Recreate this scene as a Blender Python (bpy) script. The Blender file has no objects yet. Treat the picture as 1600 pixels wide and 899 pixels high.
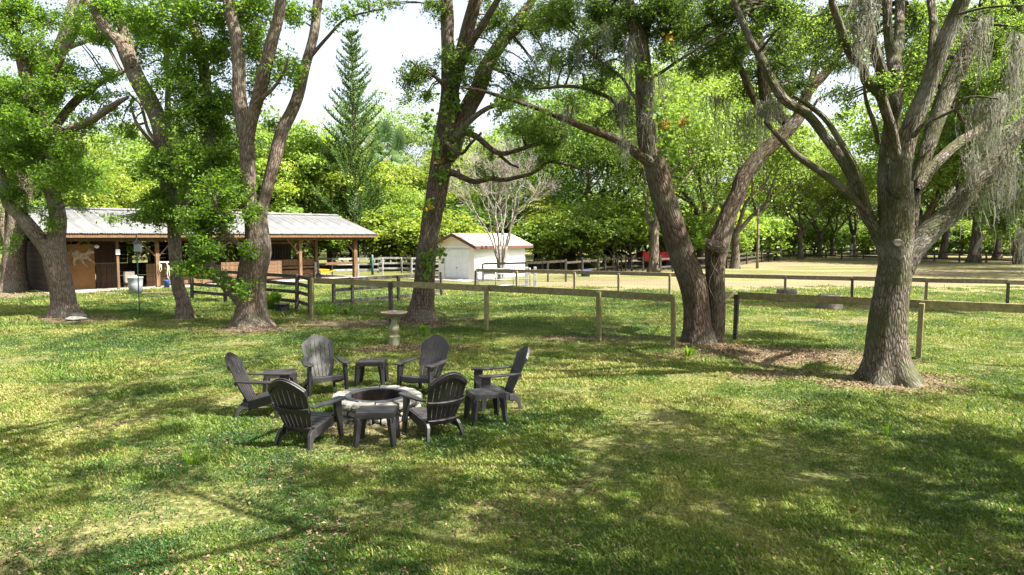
import bpy, bmesh, math, random
import numpy as np
from mathutils import Vector, Matrix
R = math.radians
scene = bpy.context.scene
COL = scene.collection

# ------------------------------------------------------------------ camera, sky, sun, exposure
CAM_H = 2.8; FPX = 1066.0; CX = 800.0; CY = 449.5; YH = 370.0
PITCH = math.atan((CY - YH) / FPX)
cam_d = bpy.data.cameras.new('camera'); cam = bpy.data.objects.new('camera', cam_d); COL.objects.link(cam)
cam_d.lens = 24.0; cam_d.sensor_width = 36.03; cam_d.clip_start = 0.1; cam_d.clip_end = 2000
cam.location = (0, 0, CAM_H); cam.rotation_euler = (math.pi/2 - PITCH, 0, 0)
scene.camera = cam
SUN_EL = R(54); SUN_DIR = Vector((0.93*math.cos(SUN_EL), -0.37*math.cos(SUN_EL), math.sin(SUN_EL))).normalized()
world = bpy.data.worlds.new('World'); scene.world = world; world.use_nodes = True
wn = world.node_tree.nodes; wl = world.node_tree.links
sky = wn.new('ShaderNodeTexSky'); sky.sky_type = 'NISHITA'; sky.sun_disc = False
sky.sun_elevation = SUN_EL
sky.sun_rotation = math.atan2(SUN_DIR.x, SUN_DIR.y)
sky.air_density = 1.0; sky.dust_density = 4.0; sky.ozone_density = 1.0
bg = wn['Background']; bg.inputs['Strength'].default_value = 0.15
hs = wn.new('ShaderNodeHueSaturation'); hs.inputs['Saturation'].default_value = 0.5; hs.inputs['Value'].default_value = 0.56   # thin white haze over the whole sky
wl.new(sky.outputs['Color'], hs.inputs['Color']); wl.new(hs.outputs['Color'], bg.inputs['Color'])
sun_d = bpy.data.lights.new('sun', 'SUN'); sun_d.energy = 5.0; sun_d.angle = R(0.5); sun_d.color = (1.0, 0.95, 0.86)
sun = bpy.data.objects.new('sun', sun_d); COL.objects.link(sun)
sun.rotation_euler = SUN_DIR.to_track_quat('Z', 'Y').to_euler()
scene.view_settings.view_transform = 'Standard'; scene.view_settings.look = 'None'
scene.view_settings.exposure = 2.2; scene.view_settings.gamma = 1.0
scene.render.engine = 'CYCLES'
scene.cycles.max_bounces = 6; scene.cycles.diffuse_bounces = 3; scene.cycles.glossy_bounces = 2
scene.cycles.transmission_bounces = 4; scene.cycles.transparent_max_bounces = 4
scene.cycles.use_denoising = True

# ------------------------------------------------------------------ pixel measurements -> places
def ray(px, py):
    x = (px - CX)/FPX; y = (CY - py)/FPX
    return np.array([x, math.cos(PITCH) + y*math.sin(PITCH), -math.sin(PITCH) + y*math.cos(PITCH)])
def G(px, py):
    r = ray(px, py); t = -CAM_H/r[2]; return (r[0]*t, r[1]*t)
def At(px, py, Y):
    r = ray(px, py); t = Y/r[1]; return np.array([r[0]*t, Y, CAM_H + r[2]*t])

# ------------------------------------------------------------------ numpy noise
_rs = np.random.RandomState(5); _tab = _rs.rand(64, 64, 64).astype(np.float32)
def vnoise(x, y, z=0.0):
    x, y, z = np.broadcast_arrays(np.asarray(x, float), np.asarray(y, float), np.asarray(z, float))
    xi, yi, zi = np.floor(x).astype(int), np.floor(y).astype(int), np.floor(z).astype(int)
    fx, fy, fz = x-xi, y-yi, z-zi
    fx, fy, fz = [f*f*(3-2*f) for f in (fx, fy, fz)]
    def t(a, b, c): return _tab[(xi+a) & 63, (yi+b) & 63, (zi+c) & 63]
    r = 0
    for a in (0, 1):
        for b in (0, 1):
            for c in (0, 1):
                r = r + t(a, b, c)*(fx if a else 1-fx)*(fy if b else 1-fy)*(fz if c else 1-fz)
    return r
def fbm(x, y, z=0.0, o=3):
    s = 0; a = 0.5
    for i in range(o):
        s = s + a*vnoise(np.asarray(x)*2**i + 7*i, np.asarray(y)*2**i + 3*i, np.asarray(z)*2**i); a *= 0.5
    return s/(1-0.5**o)
def hgt(x, y):
    x = np.asarray(x, float); y = np.asarray(y, float)
    return (fbm(x*0.35+20, y*0.35+20, 0, 2)-0.5)*0.05

# ------------------------------------------------------------------ materials
def newmat(name):
    m = bpy.data.materials.new(name); m.use_nodes = True
    n = m.node_tree.nodes; l = m.node_tree.links
    return m, n, l, n['Principled BSDF']
def nd(n, t, **k):
    a = n.new(t)
    for q, v in k.items():
        if q in a.inputs: a.inputs[q].default_value = v
        else: setattr(a, q, v)
    return a
def ramp(n, l, src, stops):
    r = n.new('ShaderNodeValToRGB'); e = r.color_ramp.elements
    while len(e) < len(stops): e.new(0.5)
    for i, (p, c) in enumerate(stops):
        e[i].position = p; e[i].color = (c[0], c[1], c[2], 1)
    l.new(src, r.inputs['Fac']); return r
def mixc(n, l, fac, a, b, mode='MIX'):
    m = n.new('ShaderNodeMix'); m.data_type = 'RGBA'; m.blend_type = mode
    if isinstance(fac, (int, float)): m.inputs[0].default_value = fac
    else: l.new(fac, m.inputs[0])
    for s, v in ((m.inputs[6], a), (m.inputs[7], b)):
        if isinstance(v, (tuple, list)): s.default_value = (v[0], v[1], v[2], 1)
        else: l.new(v, s)
    return m.outputs[2]
def bump(n, l, p, src, strength, dist):
    b = nd(n, 'ShaderNodeBump', Strength=strength, Distance=dist)
    l.new(src, b.inputs['Height']); l.new(b.outputs['Normal'], p.inputs['Normal'])

def mat_noise(name, c1, c2, scale=4, rough=0.8, detail=5, bstr=0.3, bdist=0.01, stretch=(1, 1, 1), metal=0, contrast=(0.35, 0.65), coord='Object', rnd=0.0, spec=0.3):
    m, n, l, p = newmat(name)
    tc = n.new('ShaderNodeTexCoord'); mp = nd(n, 'ShaderNodeMapping'); mp.inputs['Scale'].default_value = stretch
    l.new(tc.outputs[coord], mp.inputs['Vector'])
    t = nd(n, 'ShaderNodeTexNoise', Scale=scale, Detail=detail, Roughness=0.6); l.new(mp.outputs['Vector'], t.inputs['Vector'])
    r = ramp(n, l, t.outputs['Fac'], [(contrast[0], c1), (contrast[1], c2)])
    out = r.outputs['Color']
    if rnd > 0:
        oi = n.new('ShaderNodeObjectInfo'); mr = nd(n, 'ShaderNodeMapRange'); mr.inputs[3].default_value = 1-rnd; mr.inputs[4].default_value = 1+rnd*0.6
        l.new(oi.outputs['Random'], mr.inputs[0])
        cb = n.new('ShaderNodeCombineColor')
        for i in range(3): l.new(mr.outputs[0], cb.inputs[i])
        out = mixc(n, l, 1.0, out, cb.outputs[0], 'MULTIPLY')
    l.new(out, p.inputs['Base Color'])
    p.inputs['Roughness'].default_value = rough; p.inputs['Metallic'].default_value = metal
    p.inputs['Specular IOR Level'].default_value = spec
    if bstr: bump(n, l, p, t.outputs['Fac'], bstr, bdist)
    return m

def mat_bark(name, dark, mid, light, vscale=16, moss=0.0, lichen=0.3):
    m, n, l, p = newmat(name)
    at = nd(n, 'ShaderNodeAttribute'); at.attribute_name = 'bco'
    nz = nd(n, 'ShaderNodeTexNoise', Scale=6, Detail=4); l.new(at.outputs['Vector'], nz.inputs['Vector'])
    wv = mixc(n, l, 0.10, at.outputs['Vector'], nz.outputs['Color'])
    v = nd(n, 'ShaderNodeTexVoronoi', Scale=vscale); v.feature = 'DISTANCE_TO_EDGE'; l.new(wv, v.inputs['Vector'])
    n2 = nd(n, 'ShaderNodeTexNoise', Scale=vscale*2.2, Detail=5, Roughness=0.65); l.new(at.outputs['Vector'], n2.inputs['Vector'])
    ma = n.new('ShaderNodeMath'); ma.operation = 'MULTIPLY_ADD'; ma.inputs[1].default_value = 2.2
    l.new(v.outputs['Distance'], ma.inputs[0]); l.new(n2.outputs['Fac'], ma.inputs[2])
    r = ramp(n, l, ma.outputs[0], [(0.35, dark), (0.62, mid), (1.0, light)])
    big = nd(n, 'ShaderNodeTexNoise', Scale=0.9, Detail=3); tc = n.new('ShaderNodeTexCoord'); l.new(tc.outputs['Object'], big.inputs['Vector'])
    rb = ramp(n, l, big.outputs['Fac'], [(0.5, (0, 0, 0)), (0.68, (1, 1, 1))])
    c = mixc(n, l, rb.outputs['Color'], r.outputs['Color'], mixc(n, l, lichen, r.outputs['Color'], (0.27, 0.27, 0.24)))
    if moss:
        b2 = nd(n, 'ShaderNodeTexNoise', Scale=1.7, Detail=3); l.new(tc.outputs['Object'], b2.inputs['Vector'])
        r2 = ramp(n, l, b2.outputs['Fac'], [(0.42, (0, 0, 0)), (0.6, (moss, moss, moss))])
        c = mixc(n, l, r2.outputs['Color'], c, (0.055, 0.06, 0.02))
    l.new(c, p.inputs['Base Color']); p.inputs['Roughness'].default_value = 0.95; p.inputs['Specular IOR Level'].default_value = 0.15
    bump(n, l, p, ma.outputs[0], 0.9, 0.03)
    return m

def mat_leaf(name, dark, light, trans, tfac=0.4, objcol=False, rough=0.5, attr='tint', kind='GEOMETRY'):
    m, n, l, p = newmat(name)
    at = nd(n, 'ShaderNodeAttribute'); at.attribute_name = attr; at.attribute_type = kind
    r = ramp(n, l, at.outputs['Fac'], [(0.0, dark), (0.75, light), (1.0, tuple(min(1, q*1.5) for q in light))])
    if kind == 'INSTANCER':
        e = r.color_ramp.elements; e[1].position = 0.62; e[2].position = 0.98; e[2].color = (0.25, 0.23, 0.07, 1)
    c = r.outputs['Color']; tcn = mixc(n, l, 0.55, c, trans)
    if objcol:
        oi = n.new('ShaderNodeObjectInfo')
        c = mixc(n, l, 1.0, c, oi.outputs['Color'], 'MULTIPLY'); tcn = mixc(n, l, 1.0, tcn, oi.outputs['Color'], 'MULTIPLY')
    l.new(c, p.inputs['Base Color']); p.inputs['Roughness'].default_value = rough; p.inputs['Specular IOR Level'].default_value = 0.35
    t = n.new('ShaderNodeBsdfTranslucent'); l.new(tcn, t.inputs['Color'])
    mx = n.new('ShaderNodeMixShader'); mx.inputs[0].default_value = tfac
    l.new(p.outputs[0], mx.inputs[1]); l.new(t.outputs[0], mx.inputs[2]); l.new(mx.outputs[0], n['Material Output'].inputs['Surface'])
    return m

M = {}
M['oak_bark'] = mat_bark('oak_bark', (0.026, 0.019, 0.013), (0.075, 0.06, 0.045), (0.155, 0.14, 0.112), 20, 0.6, 0.55)
M['live_oak_bark'] = mat_bark('live_oak_bark', (0.016, 0.011, 0.008), (0.068, 0.052, 0.039), (0.17, 0.15, 0.12), 26, 0.75, 0.5)
M['brown_bark'] = mat_bark('brown_bark', (0.022, 0.0145, 0.0105), (0.068, 0.046, 0.034), (0.135, 0.10, 0.078), 17, 0.3, 0.25)
M['grey_bark'] = mat_bark('grey_bark', (0.032, 0.022, 0.017), (0.095, 0.070, 0.053), (0.18, 0.14, 0.112), 18, 0.25, 0.3)
M['far_bark'] = mat_bark('far_bark', (0.03, 0.024, 0.018), (0.08, 0.062, 0.048), (0.15, 0.125, 0.10), 8, 0.2, 0.2)
M['pale_bark'] = mat_bark('pale_bark', (0.10, 0.085, 0.07), (0.20, 0.175, 0.15), (0.30, 0.27, 0.24), 14, 0.0, 0.3)
M['leaf_bright'] = mat_leaf('leaf_bright', (0.018, 0.055, 0.010), (0.105, 0.19, 0.022), (0.38, 0.62, 0.035), 0.55)
M['leaf_oak'] = mat_leaf('leaf_oak', (0.018, 0.045, 0.014), (0.095, 0.155, 0.030), (0.36, 0.54, 0.055), 0.53)
M['leaf_gold'] = mat_leaf('leaf_gold', (0.12, 0.11, 0.012), (0.36, 0.24, 0.02), (0.6, 0.4, 0.03), 0.4)
M['leaf_far'] = mat_leaf('leaf_far', (0.04, 0.085, 0.016), (0.13, 0.21, 0.04), (0.30, 0.42, 0.05), 0.45, True)
M['moss'] = mat_leaf('moss', (0.10, 0.10, 0.07), (0.20, 0.20, 0.155), (0.26, 0.26, 0.2), 0.45, False, 0.9)
M['grass'] = mat_leaf('grass', (0.018, 0.055, 0.010), (0.125, 0.187, 0.022), (0.25, 0.34, 0.03), 0.36, False, 0.6, 'tint', 'INSTANCER')
M['litter'] = mat_leaf('litter', (0.03, 0.018, 0.011), (0.19, 0.13, 0.075), (0.22, 0.14, 0.06), 0.15, False, 0.8)
M['palm'] = mat_leaf('palm', (0.05, 0.085, 0.03), (0.16, 0.20, 0.07), (0.3, 0.36, 0.08), 0.3, True)
M['plastic'] = mat_noise('plastic', (0.010, 0.009, 0.0096), (0.027, 0.0235, 0.025), 5, 0.5, 4, 0.08, 0.002, (1, 1, 1), 0, (0.3, 0.7), 'Object', 0.08, 0.5)
M['old_wood'] = mat_noise('old_wood', (0.12, 0.11, 0.045), (0.27, 0.235, 0.115), 3, 0.85, 8, 0.5, 0.006, (3, 3, 3), 0, (0.3, 0.7), 'Object', 0.15)
M['grey_wood'] = mat_noise('grey_wood', (0.13, 0.105, 0.065), (0.26, 0.21, 0.15), 3, 0.85, 8, 0.5, 0.006, (3, 3, 3), 0, (0.3, 0.7), 'Object', 0.15)
M['dark_wood'] = mat_noise('dark_wood', (0.022, 0.019, 0.016), (0.10, 0.085, 0.066), 4, 0.75, 6, 0.4, 0.005, (2, 2, 2), 0, (0.35, 0.7), 'Object', 0.2)
M['white_wood'] = mat_noise('white_wood', (0.16, 0.16, 0.15), (0.34, 0.34, 0.33), 4, 0.7, 6, 0.2, 0.004)
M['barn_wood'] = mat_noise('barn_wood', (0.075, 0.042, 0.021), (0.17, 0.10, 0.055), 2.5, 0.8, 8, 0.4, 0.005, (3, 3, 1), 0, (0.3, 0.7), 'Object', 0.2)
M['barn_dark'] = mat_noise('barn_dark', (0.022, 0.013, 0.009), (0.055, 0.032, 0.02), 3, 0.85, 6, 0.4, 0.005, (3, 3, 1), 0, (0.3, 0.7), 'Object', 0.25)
M['tan_panel'] = mat_noise('tan_panel', (0.15, 0.075, 0.025), (0.20, 0.105, 0.038), 2, 0.75, 5, 0.2, 0.003)
M['metal_roof'] = mat_noise('metal_roof', (0.085, 0.085, 0.085), (0.215, 0.213, 0.213), 0.7, 0.55, 6, 0.1, 0.003, (2, 0.5, 1), 0, (0.35, 0.7), 'Object', 0.06)
M['concrete'] = mat_noise('concrete', (0.20, 0.175, 0.14), (0.32, 0.285, 0.24), 5, 0.85, 8, 0.3, 0.004)
M['stone'] = mat_noise('stone', (0.075, 0.07, 0.06), (0.26, 0.248, 0.218), 9, 0.9, 9, 0.9, 0.012, (1, 1, 1), 0, (0.3, 0.68), 'Object', 0.14)
M['bird_stone'] = mat_noise('bird_stone', (0.14, 0.155, 0.075), (0.30, 0.28, 0.18), 7, 0.9, 8, 0.6, 0.006)
M['bird_top'] = mat_noise('bird_top', (0.17, 0.13, 0.10), (0.32, 0.26, 0.21), 9, 0.9, 8, 0.6, 0.006)
M['black_steel'] = mat_noise('black_steel', (0.02, 0.021, 0.024), (0.045, 0.046, 0.05), 12, 0.5, 5, 0.1, 0.002)
M['rust'] = mat_noise('rust', (0.008, 0.006, 0.005), (0.022, 0.012, 0.009), 14, 0.9, 6, 0.4, 0.004)
M['ash'] = mat_noise('ash', (0.012, 0.010, 0.009), (0.045, 0.035, 0.03), 18, 0.95, 6, 0.8, 0.02)
M['cream'] = mat_noise('cream', (0.72, 0.66, 0.60), (0.78, 0.72, 0.66), 3, 0.8, 4, 0.1, 0.003)
M['white_paint'] = mat_noise('white_paint', (0.74, 0.75, 0.77), (0.80, 0.81, 0.82), 3, 0.6, 4, 0.05, 0.002)
M['peach'] = mat_noise('peach', (0.68, 0.48, 0.32), (0.75, 0.55, 0.38), 3, 0.8, 4, 0.1, 0.003)
M['shingle'] = mat_noise('shingle', (0.25, 0.205, 0.18), (0.35, 0.295, 0.265), 14, 0.9, 5, 0.6, 0.01)
M['brown_trim'] = mat_noise('brown_trim', (0.075, 0.035, 0.025), (0.11, 0.055, 0.04), 5, 0.6, 4, 0.1, 0.002)
M['grey_plastic'] = mat_noise('grey_plastic', (0.22, 0.24, 0.26), (0.30, 0.32, 0.34), 4, 0.5, 4, 0.05, 0.002)
M['blue_plastic'] = mat_noise('blue_plastic', (0.03, 0.07, 0.20), (0.05, 0.10, 0.28), 4, 0.45, 4, 0.05, 0.002)
M['red_paint'] = mat_noise('red_paint', (0.45, 0.02, 0.02), (0.62, 0.04, 0.035), 5, 0.45, 4, 0.05, 0.002)
M['yellow_paint'] = mat_noise('yellow_paint', (0.62, 0.36, 0.02), (0.75, 0.45, 0.03), 5, 0.45, 4, 0.05, 0.002)
M['teal_paint'] = mat_noise('teal_paint', (0.035, 0.085, 0.08), (0.05, 0.12, 0.11), 5, 0.5, 4, 0.05, 0.002)
M['galv'] = mat_noise('galv', (0.20, 0.21, 0.22), (0.34, 0.35, 0.37), 12, 0.4, 5, 0.05, 0.002, (1, 1, 1), 0.6)
M['rope'] = mat_noise('rope', (0.40, 0.33, 0.25), (0.60, 0.52, 0.42), 20, 0.9, 4, 0.4, 0.004)
M['cut_wood'] = mat_noise('cut_wood', (0.05, 0.042, 0.032), (0.11, 0.095, 0.075), 12, 0.9, 6, 0.5, 0.006)
M['knot'] = mat_noise('knot', (0.04, 0.034, 0.026), (0.09, 0.08, 0.062), 14, 0.95, 5, 0.6, 0.01)
M['vine'] = mat_noise('vine', (0.09, 0.07, 0.05), (0.18, 0.15, 0.115), 14, 0.95, 5, 0.6, 0.01)
M['rubber'] = mat_noise('rubber', (0.015, 0.015, 0.016), (0.03, 0.03, 0.031), 9, 0.8, 4, 0.1, 0.003)
M['horse_paint'] = mat_noise('horse_paint', (0.16, 0.12, 0.085), (0.38, 0.31, 0.23), 6, 0.7, 4, 0.1, 0.002)

def ground_mat():
    m, n, l, p = newmat('lawn_soil')
    tc = n.new('ShaderNodeTexCoord'); at = nd(n, 'ShaderNodeAttribute'); at.attribute_name = 'dirt'
    ad = nd(n, 'ShaderNodeAttribute'); ad.attribute_name = 'dry'
    n1 = nd(n, 'ShaderNodeTexNoise', Scale=1.3, Detail=9, Roughness=0.8); l.new(tc.outputs['Object'], n1.inputs['Vector'])
    n2 = nd(n, 'ShaderNodeTexNoise', Scale=14, Detail=6, Roughness=0.7); l.new(tc.outputs['Object'], n2.inputs['Vector'])
    n3 = nd(n, 'ShaderNodeTexNoise', Scale=60, Detail=3, Roughness=0.7); l.new(tc.outputs['Object'], n3.inputs['Vector'])
    gr = ramp(n, l, n2.outputs['Fac'], [(0.3, (0.022, 0.028, 0.010)), (0.50, (0.075, 0.088, 0.024)), (0.70, (0.26, 0.21, 0.10))])
    dr = ramp(n, l, n2.outputs['Fac'], [(0.28, (0.075, 0.088, 0.026)), (0.48, (0.15, 0.137, 0.06)), (0.72, (0.25, 0.215, 0.125))])
    so = ramp(n, l, n3.outputs['Fac'], [(0.3, (0.045, 0.032, 0.022)), (0.5, (0.125, 0.09, 0.062)), (0.72, (0.28, 0.22, 0.165))])
    def mask(a, w, w8=1.0):
        ma = n.new('ShaderNodeMath'); ma.operation = 'MULTIPLY_ADD'; ma.inputs[1].default_value = w
        l.new(n1.outputs['Fac'], ma.inputs[0]); m8 = n.new('ShaderNodeMath'); m8.operation = 'MULTIPLY'; m8.inputs[1].default_value = w8; l.new(a, m8.inputs[0]); l.new(m8.outputs[0], ma.inputs[2])
        r = ramp(n, l, ma.outputs[0], [(0.60, (0, 0, 0)), (0.98, (1, 1, 1))]); return r.outputs['Color']
    c = mixc(n, l, mask(ad.outputs['Fac'], 0.8), gr.outputs['Color'], dr.outputs['Color'])
    c = mixc(n, l, mask(at.outputs['Fac'], 1.0, .72), c, so.outputs['Color'])
    l.new(c, p.inputs['Base Color']); p.inputs['Roughness'].default_value = 1.0; p.inputs['Specular IOR Level'].default_value = 0.1
    bump(n, l, p, n2.outputs['Fac'], 0.6, 0.04)
    return m
M['ground'] = ground_mat()

# ------------------------------------------------------------------ object helpers
def tag(o, label=None, cat=None, group=None, kind=None):
    if label: o['label'] = label
    if cat: o['category'] = cat
    if group: o['group'] = group
    if kind: o['kind'] = kind
    return o
def thing(name, label, cat, loc=(0, 0, 0), rz=0.0, group=None):
    o = bpy.data.objects.new(name, None); o.empty_display_size = 0.2; COL.objects.link(o)
    o.location = loc; o.rotation_euler = (0, 0, rz)
    return tag(o, label, cat, group)
def link_mesh(name, me, mat, parent=None, smooth=False):
    o = bpy.data.objects.new(name, me); COL.objects.link(o)
    if mat is not None and len(me.materials) == 0: me.materials.append(mat)
    if parent is not None: o.parent = parent
    return o
def mesh_np(name, V, F, mat, parent=None, smooth=False, attrs=None, T=None):
    V = np.ascontiguousarray(V, dtype=np.float32); F = np.ascontiguousarray(F, dtype=np.int32)
    me = bpy.data.meshes.new(name); k = F.shape[1]
    nf = len(F); loops = F.ravel(); starts = np.arange(nf, dtype=np.int32)*k
    if T is not None and len(T):
        T = np.asarray(T, dtype=np.int32)
        starts = np.concatenate([starts, len(loops) + np.arange(len(T), dtype=np.int32)*3]); loops = np.concatenate([loops, T.ravel()])
    me.vertices.add(len(V)); me.vertices.foreach_set('co', V.ravel())
    me.loops.add(len(loops)); me.loops.foreach_set('vertex_index', loops)
    me.polygons.add(len(starts)); me.polygons.foreach_set('loop_start', starts.astype(np.int32))
    if smooth: me.polygons.foreach_set('use_smooth', np.ones(len(starts), dtype=bool))
    for an, (ty, arr) in (attrs or {}).items():
        a = me.attributes.new(an, ty, 'POINT')
        a.data.foreach_set('vector' if ty == 'FLOAT_VECTOR' else 'value', np.ascontiguousarray(arr, dtype=np.float32).ravel())
    me.update(calc_edges=True)
    return link_mesh(name, me, mat, parent)

class MB:
    "small mesh collector: boxes, bars, prisms, lathes, tubes"
    def __init__(s): s.v = []; s.f = []
    def add(s, vs, fs):
        b = len(s.v); s.v += [tuple(map(float, q)) for q in vs]; s.f += [tuple(b+i for i in q) for q in fs]; return s
    def box(s, c, size, rot=None, taper=1.0):
        hx, hy, hz = [q/2 for q in size]; vs = []
        for z in (-1, 1):
            k = taper if z > 0 else 1.0
            for x, y in ((-1, -1), (1, -1), (1, 1), (-1, 1)):
                p = Vector((x*hx*k, y*hy*k, z*hz))
                if rot is not None: p = rot @ p
                vs.append((p.x+c[0], p.y+c[1], p.z+c[2]))
        return s.add(vs, [(0, 3, 2, 1), (4, 5, 6, 7), (0, 1, 5, 4), (1, 2, 6, 5), (2, 3, 7, 6), (3, 0, 4, 7)])
    def bar(s, a, b, w, t, up=(0, 0, 1), w2=None, t2=None):
        a = Vector(a); b = Vector(b); d = (b-a).normalized(); upv = Vector(up)
        side = d.cross(upv)
        if side.length < 1e-4: side = d.cross(Vector((0, 1, 0)))
        side.normalize(); u = side.cross(d).normalized(); vs = []
        for p, ww, tt in ((a, w, t), (b, w2 or w, t2 or t)):
            for x, y in ((-1, -1), (1, -1), (1, 1), (-1, 1)):
                vs.append(p + side*(x*ww/2) + u*(y*tt/2))
        return s.add(vs, [(3, 2, 1, 0), (4, 5, 6, 7), (0, 1, 5, 4), (1, 2, 6, 5), (2, 3, 7, 6), (3, 0, 4, 7)])
    def prism(s, poly, fn0, fn1):
        "poly: list of 2-D points, fn0/fn1 map them to the two faces"
        n = len(poly); vs = [fn0(*p) for p in poly] + [fn1(*p) for p in poly]
        fs = [tuple(range(n-1, -1, -1)), tuple(range(n, 2*n))] + [(i, (i+1) % n, n+(i+1) % n, n+i) for i in range(n)]
        return s.add(vs, fs)
    def lathe(s, prof, c=(0, 0, 0), n=20, mod=None, cap=True):
        vs = []; fs = []
        for j, (r, z) in enumerate(prof):
            for i in range(n):
                a = 2*math.pi*i/n; rr = r*(mod(a, j) if mod else 1)
                vs.append((c[0]+rr*math.cos(a), c[1]+rr*math.sin(a), c[2]+z))
        for j in range(len(prof)-1):
            for i in range(n):
                fs.append((j*n+i, j*n+(i+1) % n, (j+1)*n+(i+1) % n, (j+1)*n+i))
        if cap:
            fs.append(tuple(range(n-1, -1, -1))); fs.append(tuple((len(prof)-1)*n+i for i in range(n)))
        return s.add(vs, fs)
    def tube(s, pts, r, n=6):
        pts = [Vector(p) for p in pts]; m = len(pts); vs = []; fs = []
        for k, p in enumerate(pts):
            d = (pts[min(k+1, m-1)]-pts[max(k-1, 0)]).normalized()
            a = d.cross(Vector((0.13, 0.21, 0.97)));
            if a.length < 1e-3: a = d.cross(Vector((1, 0, 0)))
            a.normalize(); b = d.cross(a); rr = r[k] if isinstance(r, (list, tuple)) else r
            for i in range(n):
                t = 2*math.pi*i/n; vs.append(p + a*(rr*math.cos(t)) + b*(rr*math.sin(t)))
        for k in range(m-1):
            for i in range(n): fs.append((k*n+i, k*n+(i+1) % n, (k+1)*n+(i+1) % n, (k+1)*n+i))
        fs.append(tuple(range(n-1, -1, -1))); fs.append(tuple((m-1)*n+i for i in range(n)))
        return s.add(vs, fs)
    def mesh(s, name, mat):
        me = bpy.data.meshes.new(name); me.from_pydata(s.v, [], s.f); me.materials.append(mat)
        bm = bmesh.new(); bm.from_mesh(me); bmesh.ops.recalc_face_normals(bm, faces=bm.faces); bm.to_mesh(me); bm.free()
        me.update(); return me
    def build(s, name, mat, parent=None, bevel=0, smooth=False, seg=2):
        me = s.mesh(name, mat)
        if smooth: me.polygons.foreach_set('use_smooth', [True]*len(me.polygons))
        o = link_mesh(name, me, None, parent)
        if bevel:
            b = o.modifiers.new('bevel', 'BEVEL'); b.width = bevel; b.segments = seg; b.limit_method = 'ANGLE'; b.angle_limit = R(35)
        return o
def rotz(a): return Matrix.Rotation(a, 3, 'Z')
def copy_tree(o, parent=None):
    c = o.copy(); COL.objects.link(c)
    if parent is not None: c.parent = parent
    for ch in list(o.children): copy_tree(ch, c)
    return c

# ------------------------------------------------------------------ ground
def ell(x, y, cx, cy, rx, ry, ang=0):
    c, s = math.cos(ang), math.sin(ang); dx, dy = x-cx, y-cy
    return np.clip(1.3 - 0.9*np.sqrt(((dx*c+dy*s)/rx)**2 + ((-dx*s+dy*c)/ry)**2), 0, 1)
def pe(x, y, px, py, rx, ry, k=1.0, ang=0):
    cx, cy = G(px, py); return ell(x, y, cx, cy, rx, ry, ang)*k
def dirt_mask(x, y):
    d = 0*x
    for a in [(1235, 558, 2.6, 1.4, 0.55), (1130, 552, 2.2, 1.0, 0.45), (1390, 598, 1.3, 0.8, 0.6), (1290, 588, 1.6, 0.5, 0.5), (1095, 540, 1.2, 0.9, 0.55),
              (600, 505, 3.0, 1.3, 0.6), (660, 507, 1.2, 1.0, 0.7), (620, 545, 1.6, 0.45, 0.7), (395, 516, 1.2, 0.8, 0.7), (100, 500, 1.6, 0.9, 0.65), (288, 500, 0.9, 0.6, 0.6),
              (20, 462, 2.5, 1.8, 0.6), (900, 530, 1.8, 0.35, 0.6), (590, 670, 0.9, 0.7, 0.35),
              (985, 440, 4.5, 3.5, 0.5), (1180, 412, 12, 6, 0.5), (1490, 478, 4.5, 1.3, 0.55), (1540, 415, 14, 3.2, 0.35), (1380, 500, 3, 0.8, 0.4),
              (190, 458, 3.4, 0.7, 0.9)]:
        d = np.maximum(d, pe(x, y, *a))
    far = np.clip((y-31)/9, 0, 1)*np.clip((x+3)/4, 0, 1)*np.clip((110-y)/20, 0, 1)
    return np.maximum(d, far*np.clip((fbm(x*.13+15, y*.3+15, 0, 3)-.45)*3.0, 0, .45))
def dry_mask(x, y):
    f = np.clip((y-30)/9, 0, 1)*np.clip((x+1.5)/3, 0, 1)*np.clip(-.35+1.75*fbm(x*.15+70, y*.34+70, 0, 3), 0, .8)
    f = np.maximum(f, np.clip((y-35)/10, 0, 1)*0.2)
    f = np.maximum(f, pe(x, y, 1500, 840, 3.2, 2.2, 0.25)); f = np.maximum(f, pe(x, y, 60, 840, 2.0, 1.4, 0.35))
    f = np.maximum(f, pe(x, y, 1200, 640, 3.5, 1.6, 0.35)); f = np.maximum(f, pe(x, y, 1450, 530, 4, 2, 0.3))
    return f
def graded(lo, hi, n, dense, k):
    t = np.linspace(-1, 1, n); return t
xs = np.concatenate([-np.geomspace(700, 73, 18), -np.linspace(70, 25.6, 50), np.linspace(-25, 25, 251), np.linspace(25.6, 70, 75), np.geomspace(73, 700, 18)])
ys = np.concatenate([-np.geomspace(400, 6, 20), np.linspace(-5, 40, 226), np.linspace(40.5, 100, 90), np.geomspace(103, 900, 25)])
XX, YY = np.meshgrid(xs, ys); nx, ny = len(xs), len(ys)
x1, y1 = XX.ravel(), YY.ravel()
z1 = hgt(x1, y1)*(np.abs(x1) < 60)*(y1 < 90)
idx = np.arange(nx*ny).reshape(ny, nx)
F = np.stack([idx[:-1, :-1], idx[:-1, 1:], idx[1:, 1:], idx[1:, :-1]], -1).reshape(-1, 4)
lawn = mesh_np('ground', np.stack([x1, y1, z1], 1), F, M['ground'], smooth=True,
               attrs={'dirt': ('FLOAT', dirt_mask(x1, y1)), 'dry': ('FLOAT', dry_mask(x1, y1))})
tag(lawn, kind='structure')

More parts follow.
